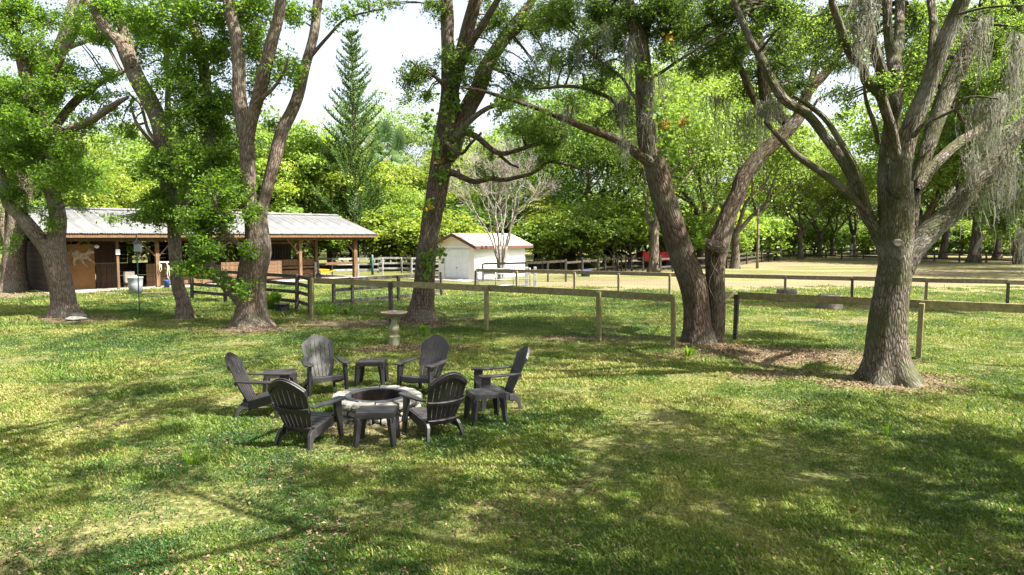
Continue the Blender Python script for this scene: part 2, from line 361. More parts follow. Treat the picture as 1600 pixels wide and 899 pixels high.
# ------------------------------------------------------------------ limbs
def catmull(P, rad, step):
    P = np.asarray(P, float); rad = np.asarray(rad, float)
    if len(P) < 2: return P, rad
    Q = np.vstack([2*P[0]-P[1], P, 2*P[-1]-P[-2]]); out = []; ro = []
    for i in range(len(P)-1):
        a, b, c, d = Q[i:i+4]; L = np.linalg.norm(c-b); n = max(1, int(L/step))
        t = np.arange(n)/n; t = t[:, None]
        out.append(0.5*((2*b)+(-a+c)*t+(2*a-5*b+4*c-d)*t*t+(-a+3*b-3*c+d)*t**3)); ro.append(rad[i]+(rad[i+1]-rad[i])*t[:, 0])
    out.append(P[-1:]); ro.append(rad[-1:])
    return np.vstack(out), np.concatenate(ro)
class Limbs:
    def __init__(s): s.V = []; s.F = []; s.B = []; s.n = 0; s.nodes = []; s.nr = []
    def limb(s, P, rad, sides=12, step=0.2, rough=0.08, flare=0.0, seed=0, wob=0.0):
        C, r = catmull(P, rad, step); m = len(C)
        if m < 2: return
        s.nodes.append(C); s.nr.append(r)
        if wob:
            L0 = np.arange(m)*step
            C = C + wob*np.stack([vnoise(L0*0.9+seed, seed)-.5, vnoise(L0*0.9+seed+9, seed)-.5, 0*L0], 1)
        T = np.gradient(C, axis=0); T /= np.linalg.norm(T, axis=1)[:, None]+1e-9
        a = np.cross(T[0], [0.0, 1.0, 0.05]); a /= np.linalg.norm(a); A = [a]
        for k in range(1, m):
            a = A[-1] - T[k]*np.dot(A[-1], T[k]); a /= np.linalg.norm(a)+1e-9; A.append(a)
        A = np.array(A); Bn = np.cross(T, A)
        th = np.linspace(0, 2*np.pi, sides, endpoint=False)
        L = np.concatenate([[0], np.cumsum(np.linalg.norm(np.diff(C, axis=0), axis=1))])
        ct, st = np.cos(th), np.sin(th)
        nz = fbm(ct[None, :]*1.3+seed*1.7+50, st[None, :]*1.3+50, L[:, None]*0.9+seed, 2)-0.5
        nz2 = vnoise(ct[None, :]*5+seed*3.1+50, st[None, :]*5+50, L[:, None]*1.6)-0.5
        rr = r[:, None]*(1+rough*(2.4*nz + 1.0*nz2))
        if flare:
            h = C[:, 2:3]-min(C[0, 2], 0)*0; rr = rr*(1+flare*np.exp(-np.clip(h, 0, 9)/0.28)*(0.45+0.75*np.sin(5*th[None, :]+seed)*vnoise(ct*2+seed+40, st*2+40)[None, :]))
        V = C[:, None, :] + rr[..., None]*(ct[None, :, None]*A[:, None, :] + st[None, :, None]*Bn[:, None, :])
        B = np.stack([r[:, None]*ct[None, :], r[:, None]*st[None, :], np.repeat(L[:, None]*0.22, sides, 1)+seed], -1)
        i0 = s.n + np.arange(m*sides).reshape(m, sides); i1 = np.roll(i0, -1, axis=1)
        s.F.append(np.stack([i0[:-1], i1[:-1], i1[1:], i0[1:]], -1).reshape(-1, 4))
        # end cap as a small cone
        s.V.append(V.reshape(-1, 3)); s.B.append(B.reshape(-1, 3)); s.n += m*sides
        tip = C[-1]+T[-1]*r[-1]*0.8
        s.V.append(tip[None]); s.B.append(np.array([[0, 0, L[-1]*0.22]])); e = i0[-1]; e1 = i1[-1]; ti = s.n; s.n += 1
        s.F.append(np.stack([e, e1, np.full(sides, ti), np.full(sides, ti)], -1)[:, [0, 1, 2, 2]])
    def build(s, name, mat, parent, off):
        V = np.vstack(s.V)-np.asarray(off)[None]; F = np.vstack(s.F); deg = F[:, 2] == F[:, 3]
        return mesh_np(name, V, F[~deg], mat, parent, True, {'bco': ('FLOAT_VECTOR', np.vstack(s.B))}, T=F[deg][:, :3])
def twig_prisms(P0, P1, r0, r1):
    "vectorised thin 3-sided twigs"
    n = len(P0); D = P1-P0; D /= np.linalg.norm(D, axis=1)[:, None]+1e-9
    A = np.cross(D, np.array([0.31, 0.17, 0.93])); A /= np.linalg.norm(A, axis=1)[:, None]+1e-9; B = np.cross(D, A)
    th = np.array([0, 2.1, 4.2]); out = []
    for P, r in ((P0, r0), (P1, r1)):
        r = np.broadcast_to(r, (n,))
        out.append(P[:, None]+r[:, None, None]*(np.cos(th)[None, :, None]*A[:, None]+np.sin(th)[None, :, None]*B[:, None]))
    V = np.concatenate(out, 1).reshape(-1, 3); b = (np.arange(n)*6)[:, None, None]
    F = (b+np.array([[0, 1, 4, 3], [1, 2, 5, 4], [2, 0, 3, 5]])[None]).reshape(-1, 4)
    return V, F
def leaf_quads(P, size, rng, up=0.5, aspect=0.5, outw=None):
    n = len(P); N = rng.normal(size=(n, 3)); N[:, 2] += up*2
    if outw is not None: N += outw
    N /= np.linalg.norm(N, axis=1)[:, None]+1e-9
    A = np.cross(N, rng.normal(size=(n, 3))); A /= np.linalg.norm(A, axis=1)[:, None]+1e-9; B = np.cross(N, A)
    sz = np.broadcast_to(size, (n,))*rng.uniform(0.65, 1.35, n); L = A*(sz/2)[:, None]; W = B*(sz*aspect/2)[:, None]; cup = N*(sz*0.12)[:, None]
    V = np.stack([P-L, P-L*0.1+W+cup, P+L, P-L*0.1-W+cup], 1).reshape(-1, 3)
    F = (np.arange(n)*4)[:, None]+np.arange(4)[None]
    return V, F
class Leaves:
    def __init__(s): s.V = []; s.F = []; s.T = []; s.n = 0
    def add(s, P, size, rng, tint=None, **k):
        if len(P) == 0: return
        V, F = leaf_quads(P, size, rng, **k); t = rng.uniform(0, 1, len(P)) if tint is None else np.clip(tint, 0, 1)
        s.V.append(V); s.F.append(F+s.n); s.T.append(np.repeat(t, 4)); s.n += len(V)
    def build(s, name, mat, parent=None, off=(0, 0, 0), smooth=False):
        return mesh_np(name, np.vstack(s.V)-np.asarray(off)[None], np.vstack(s.F), mat, parent, smooth, {'tint': ('FLOAT', np.concatenate(s.T))})
def unit(rng, n):
    v = rng.normal(size=(n, 3)); return v/np.linalg.norm(v, axis=1)[:, None]

def grow(L, p, d, r, length, level, rng, tips, spread=0.6, rise=0.25, kids=(2, 3), sides=7, seed=0, shrink=0.72):
    "recursive free growth: used above the frame and for the far trees"
    n = 4; P = [p]; R_ = [r]; q = p.copy(); dd = d/np.linalg.norm(d)
    for i in range(n):
        dd = dd + rng.normal(size=3)*0.16 + np.array([0, 0, rise*0.3]); dd /= np.linalg.norm(dd)
        q = q + dd*length/n; P.append(q.copy()); R_.append(r*(1-0.42*(i+1)/n))
    L.limb(P, R_, sides=max(4, sides), step=max(0.3, length/6), rough=0.05, seed=rng.randint(99))
    if level == 0: tips.append((q, dd)); return
    k = rng.randint(kids[0], kids[1]+1)
    base = rng.uniform(0, 6.28)
    for j in range(k):
        a = base+j*6.283/k + rng.uniform(-.4, .4); side = np.array([math.cos(a), math.sin(a), rng.uniform(-0.1, 0.5)])
        nd_ = dd*(1-spread*0.5)+side*spread
        grow(L, q if j else P[-1], nd_, R_[-1]*0.85, length*shrink*rng.uniform(0.8, 1.2), level-1, rng, tips, spread, rise, kids, max(4, sides-2))
    if level >= 1 and rng.rand() < 0.8:
        a = rng.uniform(0, 6.28); grow(L, P[2], dd*0.5+np.array([math.cos(a), math.sin(a), 0.2])*0.8, R_[2]*0.5, length*0.6, 0, rng, tips, spread, rise, kids, 4)

def clump_sprays(LV, TW, c, rad, nodes, rng, leaf, dens=1.0, nl=16, limb=None):
    "leafy twigs filling an ellipsoid, fed by a branchlet from the nearest limb"
    rad = np.asarray(rad, float); vol = (rad[0]*rad[1]*rad[2])**(1/3)
    K = max(5, int(170*dens*vol**1.6))
    u = np.clip(rng.normal(size=(K, 3))*0.62, -1.7, 1.7); S = c+u*rad
    d2 = ((nodes-c)**2).sum(1); a = nodes[np.argmin(d2)]
    if limb is not None and 0.2 < math.sqrt(d2.min()) < 3.5:
        mid = (a+c)/2+np.array([0, 0, 0.12]); limb.limb([a, mid, c], [0.035, 0.025, 0.012], sides=5, step=0.3, rough=0.03)
    # twigs point outward from the clump's centre
    D = S-c; D /= np.linalg.norm(D, axis=1)[:, None]+1e-9; D = D+rng.normal(size=(K, 3))*0.35; D[:, 2] += 0.1
    D /= np.linalg.norm(D, axis=1)[:, None]; ln = rng.uniform(0.18, 0.42, K)*min(1.5, max(0.6, vol))
    P0 = S-D*ln[:, None]*0.9; P1 = S+D*ln[:, None]*0.35
    TW.append((P0, P1)); far = rng.rand(K) < 0.45
    TW.append(((c+(S[far]-c)*0.15), P0[far]))
    t = rng.uniform(0, 1, (K, nl)); P = P0[:, None]+(P1-P0)[:, None]*t[..., None]+rng.normal(size=(K, nl, 3))*(0.065*min(1.6, leaf/0.08))
    tint = np.clip(rng.normal(0.48, 0.26, (K, nl))+rng.normal(0, 0.18, (K, 1)), 0, 1)
    LV.add(P.reshape(-1, 3), leaf, rng, tint.ravel(), up=0.45)

def near_tree(label, base, d, limbs, clumps, bark, leafmat, seed, leaf=0.085, ext=True, ext_leaf=0.18, extn=190, extlen=2.7, sides=20, cat='tree', name='oak_tree', group=None, levels=2, tall=1.0, dens=1.0):
    rng = np.random.RandomState(seed); L = Limbs(); LV = Leaves(); TW = []
    bx, by = G(*base) if d is None else (At(base[0], base[1], d)[0], d)
    d = by; off = np.array([bx, by, 0.0]); ends = []
    for li, lb in enumerate(limbs):
        dd = lb.get('dd', (0, 0)); pts = lb['p']; n = len(pts); P = []; rr = []
        s = np.concatenate([[0], np.cumsum([math.hypot(pts[i+1][0]-pts[i][0], pts[i+1][1]-pts[i][1]) for i in range(n-1)])]); s = s/s[-1]
        for i, (px, py, r) in enumerate(pts):
            Y = d + dd[0]+(dd[1]-dd[0])*s[i]; P.append(At(px, py, Y)); rr.append(.94*r*Y/FPX*math.cos(math.atan((px-CX)/FPX)))
        if lb.get('root'):
            P[0][2] = 0.02; P.insert(0, P[0]-np.array([0, 0, 0.45])); rr.insert(0, rr[0]*1.02)
        else:
            P.insert(0, P[0]-(P[1]-P[0])/np.linalg.norm(P[1]-P[0])*rr[0]*1.2); rr.insert(0, rr[0]*0.35)
        big = rr[len(rr)//2]; sd = sides if big > 0.15 else (12 if big > 0.07 else 7)
        L.limb(P, rr, sides=sd, step=max(0.07, min(0.22, big*0.55)), rough=0.085 if big > 0.1 else 0.06, flare=lb.get('flare', 0), seed=seed+li*3.3)
        if pts[-1][1] <= 12 and rr[-1] > 0.045 and ext:
            dv = P[-1]-P[-2]; ends.append((P[-1], dv/np.linalg.norm(dv), rr[-1]))
    tips = []
    for (p, dv, r) in ends:
        grow(L, p, dv+np.array([0, 0, 0.3]), r*0.95, extlen*tall*rng.uniform(0.9, 1.2), levels, rng, tips, 0.75, 0.15, (2, 3), 8)
    nodes = np.vstack(L.nodes)
    for cl in clumps:
        px, py, rx, ry = cl[:4]; dz = cl[4] if len(cl) > 4 else 0; dn = cl[5] if len(cl) > 5 else 1.0
        Y = d+dz; c = At(px, py, Y); k = Y/FPX; dn *= dens
        rads = (rx*k, max(rx, ry)*k*0.9, ry*k)
        R0 = max(rads); cnt = int(min(15, max(3, 6*(R0/.6)**1.6)))
        for q in range(cnt):
            cc = c+unit(rng, 1)[0]*np.array(rads)*rng.uniform(0.15, 1.05); rs = min(.75, max(.2, R0*rng.uniform(.25, .7)))
            clump_sprays(LV, TW, cc, (rs, rs, rs*0.7), nodes, rng, leaf*rng.uniform(.85, 1.25), dn, limb=L if q % 2 == 0 else None)
    for (p, dv) in tips:
        m = int(extn*rng.uniform(0.6, 1.4)); rs = rng.uniform(0.7, 1.25)
        P = p+unit(rng, m)*(rng.uniform(0.1, 1, m)**0.5)[:, None]*np.array([rs, rs, rs*0.65])
        keep = P[:, 2] > 0.02+CAM_H+(P[:, 1])*0.0
        LV.add(P[keep], ext_leaf, rng, up=0.8)
    root = thing(name, label, cat, tuple(off), 0, group)
    L.build('trunk', bark, root, off)
    if TW:
        V, F = twig_prisms(np.vstack([a for a, b in TW]), np.vstack([b for a, b in TW]), 0.007, 0.003)
        tw = mesh_np('twigs', V-off[None], F, bark, root, False, {'bco': ('FLOAT_VECTOR', V)}); tw['kind'] = 'stuff'
    if LV.n:
        LV.build('crown', leafmat, root, off)
    return root, off, nodes, rng, L

def moss_clump(root, off, p, w, length, rng, n=120):
    n = int(n*.42); p = np.asarray(p); av = rng.uniform(0, 6.28); ax = np.array([math.cos(av), math.sin(av)])
    "hanging spanish moss: many thin wavering ribbons"
    m = 9; t = np.linspace(0, 1, m)
    al = rng.normal(0, w*1.0, n); S = p+np.stack([al*ax[0]+rng.normal(0, .05, n), al*ax[1]+rng.normal(0, .05, n), rng.uniform(-0.12, 0.08, n)], 1)
    ln = length*rng.uniform(0.08, 1, n)**1.3*(.25+.75*vnoise(al*9+p[0]*7+40, p[1]+40))*1.25+0.10
    pull = (p-S)*rng.uniform(0.2, 0.7, (n, 1)); pull[:, 2] = 0; pull *= .35
    C = S[:, None]+pull[:, None]*t[None, :, None]**1.5 + np.stack([0*ln, 0*ln, -ln], 1)[:, None]*t[None, :, None]
    C = C+np.cumsum(rng.normal(0, 0.028, (n, m, 3)), axis=1)
    n0_ = 0; wd = rng.uniform(0.004, 0.013, n)[:, None]*(1-0.6*t[None]); a = rng.uniform(0, 6.28, (n, 1))+t[None]*4
    sd = np.stack([np.cos(a), np.sin(a), 0.3*np.sin(a*3)], -1)*wd[..., None]
    V = np.stack([C-sd, C+sd], 2).reshape(-1, 3)
    b = np.arange(n)[:, None]*(m*2)+np.arange(m-1)[None]*2
    F = np.stack([b, b+1, b+3, b+2], -1).reshape(-1, 4)
    V2, F2 = leaf_quads((C[:, 1:]+rng.normal(0, 0.02, (n, m-1, 3))).reshape(-1, 3), 0.055, rng, 0, 0.13)
    V = np.vstack([V, V2]); F = np.vstack([F, F2+n*m*2]); tint = np.repeat(rng.uniform(0, 1, len(V)//2), 2)
    mesh_np('spanish_moss', V-off[None], F, M['moss'], root, False, {'tint': ('FLOAT', tint[:len(V)])})

# ------------------------------------------------------------------ the near trees
def lm(p, dd=(0, 0), **k): return dict(p=p, dd=dd, **k)
# right-hand live oak
oak, off, nodes, rng, L = near_tree('massive many-limbed grey live oak right of centre with pale trunk streak and hanging moss', (1387, 598), 13.1, [
    lm([(1390, 597, 47), (1387, 560, 38), (1387, 512, 34), (1393, 462, 31), (1400, 409, 30), (1398, 376, 33), (1404, 330, 27), (1408, 284, 20)], root=True, flare=0.5),
    lm([(1385, 390, 16), (1366, 355, 12), (1350, 328, 11), (1334, 284, 9), (1314, 247, 9), (1290, 214, 8.5), (1263, 180, 8), (1227, 157, 8), (1205, 125, 7.5), (1190, 93, 7), (1170, 57, 6), (1150, 10, 5)], (0, 1.2)),
    lm([(1356, 330, 8), (1347, 297, 7), (1334, 260, 6), (1310, 217, 5.5), (1290, 187, 5), (1267, 167, 4.5), (1240, 150, 3)], (0, -1.2)),
    lm([(1350, 326, 9), (1320, 297, 8), (1280, 267, 7), (1247, 244, 6), (1223, 220, 5), (1195, 190, 3.5)], (0, -0.6)),
    lm([(1390, 360, 16), (1384, 294, 14), (1386, 240, 14), (1392, 200, 14), (1397, 150, 14), (1397, 100, 13), (1390, 67, 9), (1387, 35, 8.5), (1386, 0, 8)], (0, 0.4)),
    lm([(1397, 105, 11), (1404, 67, 9.5), (1406, 35, 9), (1406, 0, 8.5)], (0.1, 1.4)),
    lm([(1396, 165, 11), (1384, 130, 10.5), (1374, 100, 10), (1364, 70, 9.5), (1357, 33, 9), (1350, 0, 8.5)], (0, -0.9)),
    lm([(1400, 245, 11), (1394, 207, 9.5), (1384, 174, 9), (1374, 147, 9), (1354, 127, 9), (1347, 103, 8), (1330, 87, 7.5), (1317, 53, 7), (1300, 5, 6.5)], (-0.3, -1.6)),
    lm([(1372, 222, 4.5), (1366, 195, 4), (1354, 160, 3.5), (1350, 135, 2.5)], (-0.3, -1.0)),
    lm([(1404, 290, 19), (1410, 245, 19), (1420, 207, 17), (1434, 174, 16), (1452, 130, 15.5), (1470, 77, 15), (1490, 33, 14.5), (1507, -5, 13.5)], (-0.2, -0.6)),
    lm([(1455, 118, 9), (1457, 77, 8), (1459, 40, 7.5), (1454, 0, 7)], (-0.2, 0.8)),
    lm([(1412, 392, 19), (1422, 340, 15), (1430, 294, 13), (1446, 240, 14), (1464, 187, 15.5), (1482, 140, 16), (1507, 87, 15), (1530, 43, 13), (1550, -5, 11.5)], (0.3, 1.6)),
    lm([(1408, 420, 24), (1428, 388, 22), (1456, 359, 20.5), (1485, 334, 18.5), (1512, 300, 17), (1544, 260, 16), (1574, 227, 15), (1600, 196, 14), (1640, 160, 12), (1690, 110, 9)], (0, 0.3)),
    lm([(1438, 290, 11), (1452, 268, 10.5), (1472, 246, 10), (1500, 222, 9.5), (1526, 206, 9), (1560, 180, 7), (1600, 140, 5)], (0.3, 2.2)),
    lm([(1428, 212, 5), (1444, 194, 3.5), (1468, 183, 3), (1497, 168, 3), (1504, 155, 2.5), (1530, 151, 2.2), (1560, 155, 1.5)], (-0.8, -1.6)),
    lm([(1490, 170, 4), (1520, 200, 4.5), (1560, 205, 4), (1600, 180, 4)], (2.8, 3.4)),
    lm([(1500, 22, 3), (1530, 14, 2.6), (1560, 10, 2.2), (1600, 9, 1.6)], (-0.8, -1.5)),
], [
    (1292, 55, 40, 45, -1.0, .8), (1250, 30, 40, 35, 0, .8), (1335, 20, 35, 30, 0.5, .7), (1330, 160, 20, 28, 0.6, .5), (1300, 150, 26, 26, 1.4, .6), (1380, 128, 12, 10, -0.9, 1.0),
    (1425, 55, 20, 45, 2.0, .7), (1432, 130, 14, 30, 2.4, .6), (1545, 60, 42, 50, 1.5, .9), (1585, 120, 35, 50, 2.0, .9), (1560, 215, 36, 30, 2.6, .7), (1515, 130, 22, 36, 3, .7),
    (1480, 30, 25, 25, 3, .8), (1330, 90, 22, 30, 2.6, .6), (1215, 50, 30, 40, 1.2, .6), (1230, 100, 36, 36, 2.4, .7), (1290, 110, 36, 30, 2.4, .7), (1420, 20, 34, 24, 2.4, .8), (1350, 60, 26, 26, 3, .7), (1430, 95, 26, 50, 3.5, .7), (1300, 25, 40, 26, 1.5, .8), (1355, 100, 26, 34, 3.5, .6), (1260, 80, 36, 36, 3.2, .6), (1230, 20, 40, 26, 2, .8), (1500, 90, 26, 50, 4, .8), (1555, 110, 34, 50, 4, .8), (1590, 60, 30, 50, 4, .8), (1540, 20, 36, 24, 3, .8), (1440, 15, 36, 20, 2, .8), (1190, 30, 36, 30, 2.2, .7), (1590, 20, 30, 30, 0, .8), (1255, 130, 30, 30, 1.8, .6), (1310, 245, 20, 12, 1.2, .35)],
    M['live_oak_bark'], M['leaf_oak'], 11, leaf=0.062, dens=1.3, sides=36, extlen=3.7, extn=85, levels=3)
for (px, py, w, ln, dz, n) in [(1352, -10, .16, 1.5, -1.3, 200), (1340, 40, .14, 1.0, -1.3, 130), (1534, 160, .22, 1.6, -0.6, 240), (1560, 150, .2, 1.1, 0, 180), (1520, 240, .14, 1.0, -.2, 130),
                               (1590, 60, .22, 1.9, -0.8, 260), (1600, 200, .25, 1.7, -0.5, 260), (1575, 245, .25, 1.2, 0, 200), (1537, 30, .12, 1.5, -.5, 150), (1490, 300, .1, .9, 1.5, 90), (1545, 270, .14, 1.5, 0.2, 150), (1505, 40, .1, .8, 0, 80)]:
    moss_clump(oak, off, At(px, py, 13.1+dz), w, ln, rng, n)
knot = MB().lathe([(0.13, 0), (0.12, 0.03), (0.085, 0.045), (0.05, 0.03)], n=14).build('knot', M['knot'], oak, smooth=True)
kp = At(1403, 380, 12.68)-off; knot.location = tuple(kp); knot.rotation_euler = (R(90), 0, R(6)); knot.scale = (.9, .62, .35)

# centre twin-trunk oak
oak2, off, nodes, rng, L = near_tree('twin-stemmed leaning brown oak at the gap in the near wooden fence', (1095, 535), 18.1, [
    lm([(1093, 534, 29), (1090, 512, 24), (1088, 480, 22), (1083, 445, 23), (1067, 400, 21.5), (1050, 350, 20.5), (1034, 300, 20.5), (1026, 267, 19), (1012, 225, 16), (1008, 180, 15), (1007, 150, 14.5), (1003, 83, 13), (990, 33, 12), (977, -5, 10)], (0, 0.3), root=True, flare=0.3),
    lm([(1112, 534, 17), (1118, 505, 16), (1119, 470, 16), (1118, 430, 16), (1118, 405, 17), (1121, 385, 20), (1128, 365, 17), (1138, 335, 14.5), (1153, 303, 13.5), (1160, 280, 13), (1187, 244, 13.5), (1215, 218, 12.5), (1247, 184, 11), (1263, 143, 9), (1287, 117, 8.5), (1307, 87, 8), (1325, 40, 7), (1335, 0, 6.5)], (0.1, 0.9), root=True, flare=0.3),
    lm([(1122, 388, 13), (1108, 384, 11), (1101, 380, 9)], (0, -0.3)),
    lm([(1262, 150, 7), (1270, 120, 6), (1278, 80, 6), (1290, 40, 5), (1300, 5, 4)], (0.8, 1.9)),
    lm([(1235, 198, 9), (1210, 172, 9), (1197, 155, 10), (1193, 125, 10), (1190, 95, 9), (1184, 50, 7), (1180, 5, 6)], (0.7, 1.8)),
    lm([(1200, 185, 5), (1180, 160, 5.5), (1160, 113, 5.5), (1137, 73, 5), (1117, 33, 5), (1105, 0, 4)], (0.6, 0.2)),
    lm([(1004, 85, 9), (1010, 45, 7), (1020, 20, 6), (1030, -2, 5.5)], (0, 1.2)),
    lm([(1003, 120, 5), (1025, 118, 3), (1060, 95, 2.6), (1100, 70, 2.2), (1150, 40, 1.6)], (0, -1.2)),
    lm([(1016, 254, 10), (995, 240, 8), (973, 223, 7.5), (943, 210, 6.5), (907, 197, 5.5), (867, 180, 5), (833, 167, 4), (790, 153, 3.2), (745, 140, 2.2), (722, 137, 1.4)], (0, -2.0)),
    lm([(975, 190, 2), (957, 157, 3.5), (917, 140, 3.2), (887, 135, 3), (850, 138, 2), (833, 138, 1.5)], (0.4, 1.6)),
    lm([(1010, 170, 5), (990, 150, 3), (970, 120, 2.4), (930, 90, 1.8)], (0, 0.8)),
], [
    (965, 55, 40, 40, 1, .7), (925, 120, 34, 30, .8, .45), (885, 155, 36, 20, -.8, .35), (1050, 40, 42, 34, 0, .8), (1045, 85, 26, 20, -.4, .7), (1100, 60, 38, 42, 1.2, .7), (1150, 60, 36, 45, .2, .8),
    (1215, 95, 40, 40, 1.6, .7), (1245, 140, 30, 30, .6, .5), (975, 175, 26, 30, 1.2, .6), (1170, 130, 30, 26, 1.6, .5), (880, 20, 45, 22, 1.0, .6), (920, 50, 35, 30, 0, .5),
    (835, 185, 36, 18, -1.5, .35), (940, 190, 26, 24, .4, .5), (1005, 110, 22, 26, -.5, .7), (1180, 20, 50, 25, 0, .8), (1120, 10, 40, 20, 0, .7), (1290, 70, 30, 30, 1.4, .7), (780, 165, 24, 14, -1.8, .4), (1080, 25, 40, 26, 1.8, .8), (940, 20, 45, 26, 1.8, .8), (1130, 100, 36, 36, 2.4, .6), (1080, 110, 30, 26, 2, .5), (900, 90, 36, 30, 1.8, .5), (1210, 60, 36, 40, 2.6, .7), (1260, 40, 30, 40, 2.6, .7), (950, 110, 36, 30, 2, .5), (1020, 10, 50, 22, 0, .8)],
    M['brown_bark'], M['leaf_oak'], 22, leaf=0.072, dens=1.35, sides=30, extlen=3.8, extn=85, levels=3)
for (px, py, w, ln, dz, n) in [(985, 60, .18, 2.2, -.5, 200), (975, 150, .16, 1.6, -.4, 150), (1020, 120, .14, 1.6, -.5, 150), (1015, 180, .16, 1.2, -.5, 160), (945, 40, .14, 1.5, -.3, 110), (1195, 158, .3, 1.7, -.2, 260),
                               (1175, 175, .28, 1.5, .2, 220), (1125, 150, .3, 1.7, 2, 220), (1150, 190, .2, .9, .6, 120), (905, 60, .12, 1.0, 0, 90), (978, 215, .14, .8, -1, 90), (1040, 120, .1, .8, -1, 70), (880, 170, .14, 1.0, -1.2, 80), (1215, 160, .2, 1.2, 0.4, 160)]:
    moss_clump(oak2, off, At(px, py, 18.1+dz), w, ln, rng, n)
def vine_on(root, off, pts, d, r, name='vine'):
    P = [At(px, py, d) for px, py in pts]; C, _ = catmull(P, [r]*len(P), 0.12)
    C = C+np.stack([fbm(C[:, 2]*4, 3)-.5, 0*C[:, 2], 0*C[:, 2]], 1)*0.08
    MB().tube([tuple(c-off) for c in C], r*.8, 5).build(name, M['vine'], root, smooth=True)
def ivy(root, off, spots, d, rng, size=0.13, mat=None, n=60, name='ivy'):
    for (px, py, rx, ry) in spots:
        LV = Leaves(); c = At(px, py, d); k = d/FPX; m = int(n*max(1, rx*ry/250))
        P = c+rng.normal(size=(m, 3))*np.array([rx*k, 0.18, ry*k])*0.5
        LV.add(P, size, rng, up=0.1, aspect=0.7, outw=np.array([0, -1.2, 0])); LV.build(name, mat or M['leaf_bright'], root, off)
vine_on(oak2, off, [(1118, 470), (1108, 440), (1125, 400), (1133, 340), (1160, 290), (1190, 250)], 17.75, 0.012)
vine_on(oak2, off, [(1125, 490), (1128, 440), (1112, 400), (1140, 330), (1150, 300), (1185, 235)], 17.75, 0.010)
vine_on(oak2, off, [(1040, 330), (1030, 300), (1040, 260), (1030, 200), (1020, 150), (1000, 60)], 17.75, 0.010)
vine_on(oak2, off, [(1052, 350), (1046, 310), (1050, 285), (1036, 230), (1028, 160)], 17.72, 0.008)
ivy(oak2, off, [(1040, 225, 14, 22), (1030, 175, 16, 20), (1055, 240, 10, 16), (1092, 378, 8, 10)], 17.7, rng, .12)
ivy(oak2, off, [(1035, 195, 8, 8), (1068, 190, 6, 6), (1240, 65, 8, 10), (1048, 65, 14, 10)], 17.8, rng, .12, M['leaf_gold'], 26, 'golden_ivy')

# oak wrapped in vines, centre-left
oak3, off, nodes, rng, L = near_tree('brown vine-wrapped oak just behind the stone birdbath', (660, 500), 23.0, [
    lm([(659, 500, 27), (660, 480, 20), (663, 450, 18), (665, 410, 17), (671, 370, 16.5), (678, 325, 16.5), (684, 290, 17), (690, 245, 17), (697, 200, 17), (702, 160, 16), (703, 127, 14), (700, 75, 11), (697, 33, 9), (696, -5, 8)], (0, 0.4), root=True, flare=0.35),
    lm([(708, 240, 12), (717, 205, 13), (733, 167, 14), (747, 140, 13.5), (760, 105, 12), (777, 77, 11), (800, 43, 9), (827, 8, 7)], (0.1, 1.2)),
    lm([(790, 60, 7), (812, 43, 6.5), (843, 20, 6), (877, 2, 5)], (0.9, 0.2)),
    lm([(706, 150, 10), (714, 110, 11), (730, 50, 11), (744, -4, 10)], (0, -1.0)),
    lm([(722, 100, 6), (737, 67, 6), (757, 35, 6), (778, 0, 5)], (-.6, -1.8)),
    lm([(705, 60, 4), (706, 30, 3.6), (704, 0, 3.2)], (0.4, 1.6)),
    lm([(712, 215, 7), (727, 197, 5), (745, 180, 4.5), (765, 168, 4), (793, 160, 3)], (-.3, -1)),
    lm([(715, 205, 6), (743, 213, 5), (770, 235, 4.5), (790, 240, 4), (833, 227, 3.2), (887, 213, 2.2)], (0, -1.5)),
    lm([(776, 238, 3), (795, 255, 2.4), (810, 262, 1.6)], (-0.5, -.7)),
    lm([(695, 272, 8), (707, 270, 6), (724, 278, 5), (743, 284, 4.5), (768, 279, 4), (790, 281, 3.6), (833, 270, 3), (860, 253, 2.6), (900, 262, 2), (933, 277, 1.4)], (0, -1.0)),
    lm([(698, 225, 4), (720, 240, 3), (735, 225, 2.4), (752, 208, 2)], (-.5, -1)),
    lm([(700, 140, 5), (680, 120, 3), (655, 105, 2.2), (640, 95, 1.5)], (-.4, -1)),
], [
    (650, 110, 30, 24, -.8, .7), (640, 125, 16, 30, -.7, .5), (665, 150, 18, 12, -.5, .6), (700, 95, 20, 26, -.3, .9), (725, 100, 26, 34, -.6, .9), (770, 100, 22, 24, -.4, .7), (815, 130, 40, 26, .6, .5), (800, 155, 28, 16, -.8, .6),
    (850, 95, 36, 36, 1, .5), (770, 25, 34, 26, 0, .7), (680, 15, 26, 14, 0, .6), (845, 40, 40, 24, 0.6, .4), (820, 205, 36, 12, -1, .5), (870, 215, 36, 12, -1.2, .6), (765, 245, 22, 14, 0, .5), (770, 272, 25, 8, -.8, .3), (870, 245, 30, 10, -.8, .5),
    (760, 130, 22, 20, 0, .6), (735, 205, 10, 14, -.5, .6), (870, 15, 35, 18, 0.2, .6), (615, 6, 20, 8, 0, .5), (800, 60, 28, 20, 1.5, .6)],
    M['brown_bark'], M['leaf_oak'], 33, leaf=0.085, extlen=3.4, extn=80, levels=3, sides=26)
for pts in ([(668, 470), (672, 400), (668, 350), (684, 300), (676, 250), (698, 190), (690, 130)], [(676, 420), (690, 370), (682, 330), (694, 290), (688, 240), (702, 180), (710, 140)], [(660, 400), (666, 340), (664, 300), (676, 260), (680, 210), (700, 150), (693, 80)], [(678, 440), (671, 380), (683, 345), (676, 310), (690, 280)]):
    vine_on(oak3, off, pts, 22.6, 0.012)
